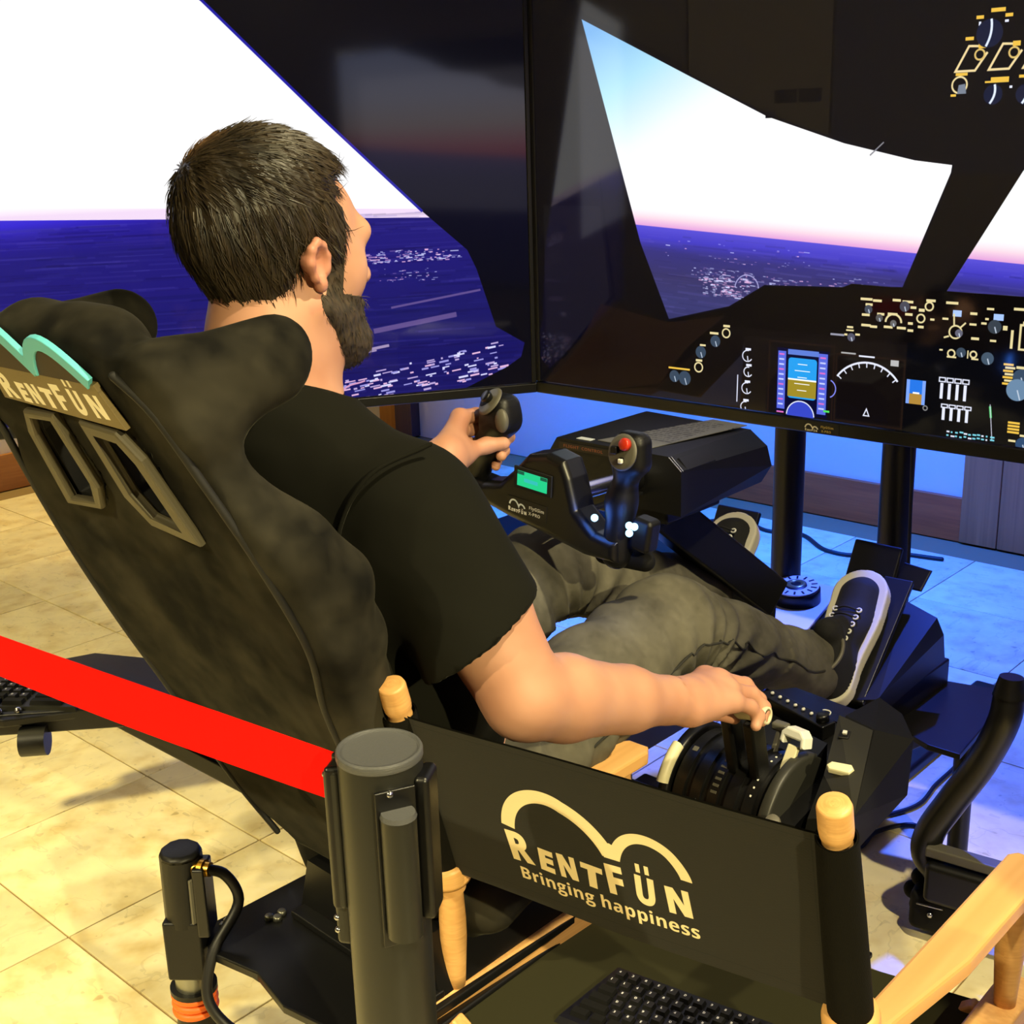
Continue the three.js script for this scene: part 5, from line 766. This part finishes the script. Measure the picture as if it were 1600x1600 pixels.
  // flap lever: white T-handle on a cream stem
  put('flap_lever', beam([-0.714, 0.6, -1.335], [-0.71, 0.652, -1.367], 0.02, 0.008, 0.002, [0, 0, 1]), M.cream, t, 'cream lever stem');
  put('flap_handle', plate([[-0.026, -0.004], [-0.024, 0.01], [-0.014, 0.018], [0.014, 0.018], [0.024, 0.01], [0.026, -0.004], [0.018, -0.006], [0.016, 0.004], [-0.016, 0.004], [-0.018, -0.006]], [-0.71, 0.652, -1.384], [1, 0, 0.1], [0, 0.95, -0.3], 0.024, 0.003), M.white, t, 'white T-shaped flap handle');
  put('lever_gate', hull([[-0.74, 0.6, -1.33], [-0.69, 0.6, -1.32], [-0.74, 0.635, -1.44], [-0.69, 0.635, -1.43], [-0.74, 0.58, -1.44], [-0.69, 0.58, -1.43]]), M.satinBlack, t);
  part('toggle', plate([[-0.015, -0.006], [0.012, -0.008], [0.017, 0.0], [0.012, 0.007], [-0.014, 0.007], [-0.019, 0.0]], [-0.69, 0.642, -1.357], [0.96, 0, -0.28], [-0.2, 0.42, -0.88], 0.012, 0.003), M.cream, t, 'cream toggle');
  part('push_button', rbox(0.015, 0.01, 0.015, [-0.712, 0.668, -1.405], 0.002, [0.4, 0.2, 0]), M.satinBlack, t); part('button_cap', rbox(0.006, 0.004, 0.006, [-0.712, 0.674, -1.404], 0.001, [0.4, 0.2, 0]), M.white, t);
  const fl = canvasTex(128, 48, (c) => { c.fillStyle = '#23221a'; c.fillRect(0, 0, 128, 48); c.fillStyle = '#d8d8cc'; c.font = 'bold 36px sans-serif'; c.fillText('FLAPS', 6, 36); });
  part('printed_label', plate([[-0.011, -0.004], [0.011, -0.004], [0.011, 0.004], [-0.011, 0.004]], [-0.687, 0.6515, -1.382], [0.96, 0, -0.28], [-0.2, 0.42, -0.88], 0.0012, 0.0003), std({ color: 0x201f17, roughness: 0.6 }), t); { const lp = t.children[t.children.length - 1], uv = lp.geometry.attributes.uv; for (let i = 0; i < uv.count; i++) uv.setXY(i, uv.getX(i) / 0.022 + 0.5, uv.getY(i) / 0.008 + 0.5); lp.material = std({ map: fl, roughness: 0.6 }); }
  put('fuel_switch', [lathe([[0, 0.02], [0.011, 0.02], [0.0135, 0.014], [0.0135, 0], [0, 0]], [-0.668, 0.585, -1.262], [0.2, 0.9, 0.5], 20)], M.greyPlastic, t);
  part('pedestal', rbox(0.1, 0.29, 0.12, [-0.85, 0.34, -1.47], 0.008), M.steelBlack, t);
}

// ---------------------------------------------------------------- director's chair
const CM = [-0.669, -0.812], CU = [0.988, -0.152], CF = [-0.152, -0.988];
const cw = (x, y, z) => [CM[0] + CU[0] * x + CF[0] * z, y, CM[1] + CU[1] * x + CF[1] * z];
{
  const t = thing('directors_chair', 'beech director\'s chair with black canvas back printed with a cream cloud logo', 'chair', [-0.7, 0, -1.0]);
  const K = 0.079 / 0.265, bz = (y) => (0.915 - y) * K;            // back posts lean
  const turn = (a, b, prof) => { const p = A(a), q = A(b), L = p.distanceTo(q), d = q.clone().sub(p).normalize(); return lathe(prof.map(([r, k]) => [r, k * L]), a, [d.x, d.y, d.z], 32); };
  for (const m of [-1, 1]) {
    const x = m * 0.2356;
    part('back_post', [turn(cw(x, m < 0 ? 0.625 : 0.6, bz(m < 0 ? 0.625 : 0.6)), cw(x, 0.915, bz(0.915)), [[0, 0], [0.016, 0], [0.016, 0.84], [0.0135, 0.855], [0.0128, 0.875], [0.0145, 0.89], [0.0152, 0.91], [0.0152, 0.985], [0.0135, 1], [0, 1]])], M.beech, t);
    part('canvas_sleeve', turn(cw(x, 0.66, bz(0.66)), cw(x, 0.878, bz(0.878)), [[0.0165, 0], [0.0215, 0], [0.0205, 0.5], [0.0185, 1], [0.0165, 1]]), M.canvas, t);
    part('collar', turn(cw(x, m < 0 ? 0.642 : 0.625, bz(m < 0 ? 0.642 : 0.625)), cw(x, m < 0 ? 0.67 : 0.663, bz(0.663)), [[0.016, 0], [0.026, 0], [0.0275, 0.2], [0.0275, 0.75], [0.025, 1], [0.016, 1]]), M.beech, t);
  }
  // canvas back: two cloth faces with seams
  const cloth2 = (side) => {
    const nx = 40, ny = 16, pos = [], uv = [], idx = [];
    for (let j = 0; j <= ny; j++) for (let i = 0; i <= nx; i++) {
      const u = i / nx, v = j / ny, x = mix(-0.252, 0.252, u), sag = Math.sin(Math.PI * u), y = mix(0.66, 0.878, v) - 0.003 * sag, z = bz(y) - 0.0 + side * 0.0018 + 0.003 * sag * v + 0.0012 * Math.sin(9 * u + 4 * v);
      pos.push(...cw(x * (1 - 0.085), y, z - 0.004)); uv.push(u, v);
    }
    for (let j = 0; j < ny; j++) for (let i = 0; i < nx; i++) { const q = j * (nx + 1) + i; if (side < 0) idx.push(q, q + 1, q + nx + 2, q, q + nx + 2, q + nx + 1); else idx.push(q, q + nx + 2, q + 1, q, q + nx + 1, q + nx + 2); }
    const g = new THREE.BufferGeometry(); g.setAttribute('position', new THREE.Float32BufferAttribute(pos, 3)); g.setAttribute('uv', new THREE.Float32BufferAttribute(uv, 2)); g.setIndex(idx); g.computeVertexNormals(); return g;
  };
  const logo = canvasTex(2048, 960, (c, w, h) => {
    c.fillStyle = '#1a1915'; c.fillRect(0, 0, w, h); const X = (x) => (x / 0.922 + 0.252) / 0.504 * w, Y = (y) => (0.878 - y) / 0.218 * h, ink = '#efdcae';
    const px = (d) => d / 0.504 / 0.922 * w;
    c.strokeStyle = ink; c.lineWidth = px(0.0165); c.lineJoin = 'miter'; c.lineCap = 'butt';
    c.beginPath(); c.moveTo(X(-0.1225), Y(0.766)); c.bezierCurveTo(X(-0.115), Y(0.815), X(-0.075), Y(0.83), X(-0.05), Y(0.816)); c.bezierCurveTo(X(-0.022), Y(0.806), X(-0.008), Y(0.785), X(-0.002), Y(0.77)); c.stroke();
    c.lineWidth = px(0.0125); c.beginPath(); c.moveTo(X(0.004), Y(0.768)); c.bezierCurveTo(X(0.014), Y(0.812), X(0.052), Y(0.812), X(0.069), Y(0.795)); c.bezierCurveTo(X(0.079), Y(0.784), X(0.083), Y(0.772), X(0.083), Y(0.768)); c.stroke();
    c.fillStyle = ink; path(c, [[X(-0.012), Y(0.783)], [X(0.0005), Y(0.787)], [X(0.011), Y(0.783)], [X(0.01), Y(0.766)], [X(-0.008), Y(0.766)]]); c.fill();
    rentfun(c, X(-0.13), Y(0.719), px(0.22), ink);
    c.fillStyle = ink; c.font = `bold ${Math.round(px(0.0235))}px sans-serif`; const s = 'Bringing happiness', tw = c.measureText(s).width; c.save(); c.translate(X(-0.123), Y(0.693)); c.scale(px(0.213) / tw, 1); c.fillText(s, 0, 0); c.restore();
    c.strokeStyle = '#0d0d0b'; c.lineWidth = 4; for (const x of [0.035, 0.965]) { c.beginPath(); c.moveTo(x * w, 0); c.lineTo(x * w, h); c.stroke(); } c.beginPath(); c.moveTo(0, h * 0.93); c.lineTo(w, h * 0.93); c.stroke(); c.beginPath(); c.moveTo(0, h * 0.035); c.lineTo(w, h * 0.035); c.stroke();
  });
  part('back_canvas', cloth2(-1), std({ map: logo, roughness: 0.92, bumpMap: cloth, bumpScale: 0.0002 }), t, 'black canvas printed with cream cloud logo and lettering'); part('back_lining', cloth2(1), M.canvas, t);
  // arms, seat rails, spindles
  // right arm (inner edge from post to front), left arm
  const rA = cw(0.232, 0.64, 0.1), rB = cw(0.291, 0.64, 0.47), lA = cw(-0.238, 0.618, 0.1), lB = cw(-0.183, 0.618, 0.482);
  const dirn = (a, b) => { const d = V(b[0] - a[0], 0, b[2] - a[2]); const L = d.length(); d.normalize(); return [d, L]; };
  const armrest = (a, b, m) => { const [d, L] = dirn(a, b), s = [-d.z * m, 0, d.x * m]; const poly = [[-0.03, 0.004], [-0.03, 0.03], [0.03, 0.036], [L * 0.4, 0.05], [L - 0.012, 0.05], [L, 0.04], [L, 0.008], [L - 0.012, 0]]; part('armrest', plate(m > 0 ? poly : poly.slice().reverse(), a, [d.x, 0, d.z], s, 0.022, 0.004), M.beech, t); };
  armrest(rA, rB, 1); armrest(lA, lB, -1);
  const spin = (p, y0, y1) => part('arm_support', turn([p[0], y0, p[2]], [p[0], y1, p[2]], [[0, 0], [0.0125, 0], [0.0135, 0.1], [0.0165, 0.4], [0.0165, 0.55], [0.0135, 0.9], [0.0125, 1], [0, 1]]), M.beech, t);
  spin(cw(-0.272, 0, 0.13), 0.452, 0.622); spin(cw(-0.21, 0, 0.44), 0.452, 0.622); spin(cw(0.262, 0, 0.13), 0.452, 0.622); spin(cw(0.305, 0, 0.442), 0.452, 0.622);
  part('seat_rail', beam(cw(-0.3, 0.432, 0.04), cw(-0.205, 0.432, 0.5), 0.042, 0.04, 0.005), M.beech, t); part('seat_rail', beam(cw(0.245, 0.432, 0.05), cw(0.312, 0.432, 0.505), 0.046, 0.04, 0.005), M.beech, t);
  const sc = (y) => [cw(-0.272, y, 0.06), cw(0.226, y, 0.06), cw(0.283, y, 0.47), cw(-0.195, y, 0.44)];
  part('seat_canvas', hull([...sc(0.419), ...sc(0.4225)]), M.seatCanvas, t);
  for (const z of [0.1, 0.42]) { part('cross_leg', beam(cw(-0.26, 0.42, z), cw(0.25, 0.03, z + 0.01), 0.022, 0.035, 0.004), M.beech, t); part('cross_leg', beam(cw(0.28, 0.42, z + 0.03), cw(-0.26, 0.03, z + 0.03), 0.022, 0.035, 0.004), M.beech, t); }
  for (const x of [-0.26, 0.26]) part('floor_rail', beam(cw(x, 0.016, 0.03), cw(x, 0.016, 0.52), 0.04, 0.03, 0.005), M.beech, t);
}

// ---------------------------------------------------------------- keyboards
const keyGlyphs = '1234567890QWERTYUIOPASDFGHJKLZXCVBNM';
const keyTex = Array.from({ length: 12 }, (_, i) => canvasTex(64, 64, (c) => { c.fillStyle = '#141416'; c.fillRect(0, 0, 64, 64); c.fillStyle = '#d8d8e0'; c.font = 'bold 30px sans-serif'; c.fillText(keyGlyphs[(i * 5 + 3) % 36], 12, 34); }));
const keyMats = keyTex.map((k) => [M.matteBlack, M.matteBlack, std({ map: k, roughness: 0.5 }), M.matteBlack, M.matteBlack, M.matteBlack]);
const keyBlank = M.matteBlack;
function keyboard(t, o, ax, az, rows, pitch, rise = 0.0) {   // o: back left corner, ax along the rows, az towards the user
  const yaw = Math.atan2(-ax[1], ax[0]), b = baseOf(t); let n = 0;
  const gk = {}; const geo = (w) => gk[w] ??= (() => { const g = new THREE.BoxGeometry(w * pitch - 0.0035, 0.007, pitch - 0.0035); const p = g.attributes.position; for (let i = 0; i < p.count; i++) if (p.getY(i) > 0) { p.setX(i, p.getX(i) - Math.sign(p.getX(i)) * 0.0018); p.setZ(i, p.getZ(i) - Math.sign(p.getZ(i)) * 0.0018); } g.computeVertexNormals(); return g; })();
  rows.forEach((r, j) => { let x = 0; for (const w of r) { if (w > 0) { const m = new THREE.Mesh(geo(w), w === 1 ? keyMats[(n * 7 + j) % 12] : keyBlank); m.name = 'key'; const lx = (x + w / 2) * pitch + 0.006, lz = (j + 0.5) * pitch + 0.006; m.position.set(o[0] + ax[0] * lx + az[0] * lz - b[0], o[1] + 0.0105 - b[1], o[2] + ax[1] * lx + az[1] * lz - b[2]); m.rotation.y = yaw; m.castShadow = m.receiveShadow = true; t.add(m); n++; } x += Math.abs(w); } });
}
{
  // desk keyboard lying on the canvas seat
  const o = cw(-0.13, 0.423, 0.286), ax = [CU[0] * 0.98 - CF[0] * 0.02, CU[1] * 0.98 + CF[1] * 0.02], L = Math.hypot(...ax), a = [ax[0] / L, ax[1] / L], z = [-CF[0] * 0.99 + CU[0] * -0.14, -CF[1] * 0.99 + CU[1] * -0.14], zl = Math.hypot(...z), zz = [z[0] / zl, z[1] / zl];
  const rows = [Array(15).fill(1), [...Array(13).fill(1), 2], [1.5, ...Array(12).fill(1), 1.5], [1.75, ...Array(11).fill(1), 2.25], [2.25, ...Array(10).fill(1), 2.75], [1.5, 1.25, 1.25, 6, 1.25, 1.25, 1.25, 1.25]];
  const pitch = 0.0178, w = 15 * pitch + 0.012, d = 6 * pitch + 0.012, t = thing('keyboard', 'black keyboard lying on the canvas seat of the beech chair', 'keyboard', [o[0], 0.423, o[2]]);
  const q = (x, y, v) => [o[0] + a[0] * x + zz[0] * v, 0.423 + y, o[2] + a[1] * x + zz[1] * v];
  part('case', hull([q(-0.004, 0, -0.004), q(w + 0.004, 0, -0.004), q(w + 0.004, 0, d + 0.004), q(-0.004, 0, d + 0.004), q(0, 0.008, 0), q(w, 0.008, 0), q(w, 0.008, d), q(0, 0.008, d)]), std({ color: 0x101018, roughness: 0.35 }), t);
  keyboard(t, o, a, zz, rows, pitch);
}
{
  // left side tray with a numeric keyboard on it
  const t = thing('side_tray', 'black steel tray on an arm at the left of the racing seat', 'tray', [-1.7, 0.58, -0.85]);
  part('tray_plate', plate([[-1.95, 0.72], [-1.852, 0.79], [-1.8, 0.919], [-1.701, 0.968], [-1.38, 1.0], [-1.38, 0.92], [-1.577, 0.845], [-1.675, 0.7], [-1.75, 0.64]], [0, 0.65, 0], [1, 0, 0], [0, 0, -1], 0.012, 0.002), M.steelBlack, t);
  part('tray_arm', beam([-1.66, 0.634, -0.86], [-1.3, 0.5, -1.0], 0.05, 0.03, 0.004), M.steelBlack, t); part('tray_lip', beam([-1.76, 0.648, -0.634], [-1.578, 0.648, -0.838], 0.012, 0.034, 0.003), M.steelBlack, t);
  part('hinge', rod([-1.665, 0.624, -0.718], [-1.64, 0.624, -0.746], 0.022, 0.022, 20), M.blackPlastic, t); for (const k of [0.35, 0.45]) part('bolt', new THREE.SphereGeometry(0.006, 12, 8).translate(mix(-1.76, -1.578, k), 0.667, mix(-0.634, -0.838, k)), M.chrome, t);
  const k = thing('keyboard', 'black numeric keypad end of a keyboard on the side tray, behind the red belt', 'keyboard', [-1.75, 0.662, -0.78]);
  const o = [-1.802, 0.662, -0.762], a = [0.78, -0.62], z = [0.62, 0.78]; const q = (x, y, v) => [o[0] + a[0] * x + z[0] * v, 0.662 + y, o[2] + a[1] * x + z[1] * v];
  part('case', hull([q(-0.05, 0, -0.004), q(0.16, 0, -0.004), q(0.16, 0, 0.1), q(-0.05, 0, 0.1), q(-0.048, 0.008, 0), q(0.158, 0.008, 0), q(0.158, 0.008, 0.098), q(-0.048, 0.008, 0.098)]), std({ color: 0x1c1c16, roughness: 0.4 }), k);
  keyboard(k, o, a, z, [[1, 1, 1, 1, -0.4, 2, 1], [1, 1, 1, 1, -0.4, 1, 2], [1, 1, 1, 1, -0.4, 1, 1, 1], [2, 1, 1, -0.4, 3], [1, 1, 2, -0.4, 3]], 0.0178);
}

// ---------------------------------------------------------------- barrier post and belt
{
  const c = [-0.755, -0.632], t = thing('stanchion_post', 'black retractable-belt barrier post with a grey top cap', 'barrier', [c[0], 0, c[1]]);
  const R = 0.0372, at = (ang, r, y) => [c[0] + Math.cos(ang) * r, y, c[1] + Math.sin(ang) * r];
  part('base', lathe([[0, 0], [0.17, 0], [0.172, 0.008], [0.15, 0.02], [0.06, 0.03], [0.04, 0.035], [0, 0.035]], [c[0], 0, c[1]], [0, 1, 0], 56), M.postPaint, t);
  part('tube', lathe([[0, 0.03], [R, 0.03], [R, 0.9405], [0, 0.9405]], [c[0], 0, c[1]], [0, 1, 0], 56), M.postPaint, t);
  part('cap', lathe([[0, 0.946], [0.0335, 0.946], [0.0345, 0.9485], [0.037, 0.9485], [0.038, 0.9465], [0.038, 0.941], [R, 0.94]], [c[0], 0, c[1]], [0, 1, 0], 56), M.capPaint, t, 'grey cap with a raised rim');
  // belt clip slots: long housings on the sides of the head
  const clip = (ang, y0, y1, w, d, m, n) => { const g = rbox(d, y1 - y0, w, [R + d / 2 - 0.004, (y0 + y1) / 2, 0], 0.005).rotateY(-ang).translate(c[0], 0, c[1]); return part(n, g, m, t); };
  clip(2.62, 0.79, 0.93, 0.03, 0.016, M.postPaint, 'belt_housing'); clip(2.36, 0.79, 0.932, 0.008, 0.016, M.satinBlack, 'belt_slot'); clip(2.62, 0.75, 0.8, 0.02, 0.016, M.postPaint, 'housing_tab');
  for (const y of [0.778, 0.765]) part('rivet', new THREE.SphereGeometry(0.0032, 10, 8).translate(...at(2.45, R + 0.011, y)), M.chrome, t); part('rivet', new THREE.SphereGeometry(0.0036, 10, 8).translate(...at(2.62, R + 0.014, 0.918)), M.chrome, t);
  const a2 = 0.42; part('receiver', rod(at(a2, R + 0.008, 0.79), at(a2, R + 0.008, 0.905), 0.0155, 0.0155, 28), M.postPaint, t); part('receiver_cap', rod(at(a2, R + 0.008, 0.905), at(a2, R + 0.008, 0.909), 0.016, 0.0145, 28), M.capPaint, t);
  part('receiver_plate', rbox(0.004, 0.15, 0.036, [R + 0.001, 0.852, 0], 0.001).rotateY(-a2).translate(c[0], 0, c[1]), M.satinBlack, t); part('screw', new THREE.SphereGeometry(0.0035, 12, 8).translate(...at(a2 + 0.12, R + 0.003, 0.924)), M.chrome, t);
  clip(-0.55, 0.79, 0.93, 0.034, 0.014, M.satinBlack, 'belt_housing');
}
{
  const t = thing('barrier_belt', 'red webbing belt stretched from the barrier post across to the left', 'belt', [-1.1, 0.9, -0.6]);
  const n = 60, pos = [], uv = [], idx = [];
  const A0 = [-0.795, 0.9315, -0.622], B0 = [-1.85, 0.936, -0.51];
  for (let i = 0; i <= n; i++) { const k = i / n, sag = -0.008 * Math.sin(Math.PI * k), tw = 0.12 * Math.sin(Math.PI * k * 1.1) + 0.05 * Math.sin(7 * k); for (const e of [0, 1]) for (const d of [-1, 1]) { const y = (e ? 0 : -0.049); pos.push(mix(A0[0], B0[0], k) + y * tw * 0.1 + d * 0.00006, mix(A0[1], B0[1], k) + sag + y, mix(A0[2], B0[2], k) - (y + 0.0245) * tw + d * 0.0006); uv.push(k * 12, e); } }
  for (let i = 0; i < n; i++) { const q = i * 4, r = q + 4; const f = (a, b, c, d) => idx.push(a, b, c, a, c, d); f(q + 1, q + 3, r + 3, r + 1); f(q, r, r + 2, q + 2); f(q + 2, r + 2, r + 3, q + 3); f(q, q + 1, r + 1, r); }
  let g = new THREE.BufferGeometry(); g.setAttribute('position', new THREE.Float32BufferAttribute(pos, 3)); g.setAttribute('uv', new THREE.Float32BufferAttribute(uv, 2)); g.setIndex(idx); g = g.toNonIndexed(); g.computeVertexNormals();
  part('webbing', g, M.red, t); part('end_clip', rbox(0.012, 0.054, 0.012, [-0.797, 0.907, -0.6215], 0.003), M.satinBlack, t);
}

// ---------------------------------------------------------------- curved tube stand on the right, cables
{
  const t = thing('curved_stand', 'black curved tube stand with a clamp block and small casters, right of the throttle', 'stand', [-0.8, 0, -2.0]);
  const pts = [[-0.717, 0.5, -2.01], [-0.718, 0.465, -2.0], [-0.75, 0.372, -2.0], [-0.795, 0.28, -1.99], [-0.826, 0.21, -1.98], [-0.83, 0.165, -1.98], [-0.8, 0.13, -1.985]], n = 60;
  const c = new THREE.CatmullRomCurve3(pts.map(A)); part('curved_tube', [new THREE.TubeGeometry(c, n, 0.027, 18), new THREE.SphereGeometry(0.027, 18, 12).translate(...pts[0]), new THREE.SphereGeometry(0.027, 18, 12).translate(...pts[6])], M.satinBlack, t);
  part('top_cap', rod([-0.717, 0.505, -2.01], [-0.717, 0.54, -2.012], 0.029, 0.02, 24), M.satinBlack, t);
  part('crossbar', beam([-0.82, 0.19, -1.96], [-0.5, 0.19, -2.0], 0.03, 0.02, 0.004), M.greyPlastic, t);
  part('block', [rbox(0.2, 0.08, 0.09, [-0.72, 0.135, -1.99], 0.012, [0, 0.15, 0])], M.blackPlastic, t);
  part('drive_unit', [rbox(0.12, 0.08, 0.1, [-0.79, 0.062, -2.0], 0.015, [0, 0.15, 0]), ...[[-0.845, 0.1], [-0.858, 0.068], [-0.845, 0.04], [-0.825, 0.118]].map(([x, y]) => new THREE.SphereGeometry(0.018, 16, 12).translate(x, y, -2.0))], M.matteBlack, t);
  part('lever', rod([-0.825, 0.082, -1.942], [-0.775, 0.09, -1.942], 0.002), M.chrome, t); part('bolt', new THREE.SphereGeometry(0.006, 12, 8).translate(-0.8, 0.066, -1.946), M.chrome, t);
  for (const [x, z] of [[-0.83, -2.03], [-0.74, -1.96]]) part('caster', [rod([x - 0.01, 0.025, z], [x + 0.012, 0.025, z], 0.025, 0.025, 24)], M.blackPlastic, t);
}
{
  const cord = (label, pts, r = 0.004) => { const t = thing('floor_cable', label, 'cable', [pts[0][0], 0, pts[0][2]]); part('cord', tube(pts, r, 80, 8), M.cable, t); };
  const f = (l) => l.map(([x, z]) => [x, 0.006, z]);
  cord('thin black cable curving over the blue floor behind the stand uprights', f([[-2.85, -4.02], [-2.734, -3.939], [-2.601, -3.878], [-2.526, -3.987], [-2.342, -3.92], [-2.228, -3.957], [-2.063, -3.849], [-1.964, -3.852], [-1.923, -3.938], [-1.7, -4.0]]), 0.0085);
  cord('thin black cable rising beside the yoke lights towards the back wall', f([[-2.5, -3.2], [-2.672, -3.523], [-2.773, -3.801], [-2.8, -4.1]]), 0.006);
  cord('thin black cable looping from the throttle across the floor on the right', f([[-1.2, -1.9], [-1.122, -2.097], [-1.051, -2.156], [-1.05, -2.239], [-0.999, -2.315], [-0.945, -2.261], [-0.9, -2.2]]), 0.005);
  cord('thin black cable crossing the floor under the pointed outrigger plate', f([[-1.125, -2.21], [-1.034, -2.39], [-1.04, -2.5], [-1.058, -2.679], [-1.15, -2.75]]), 0.005);
}
renderer.render(scene, camera);
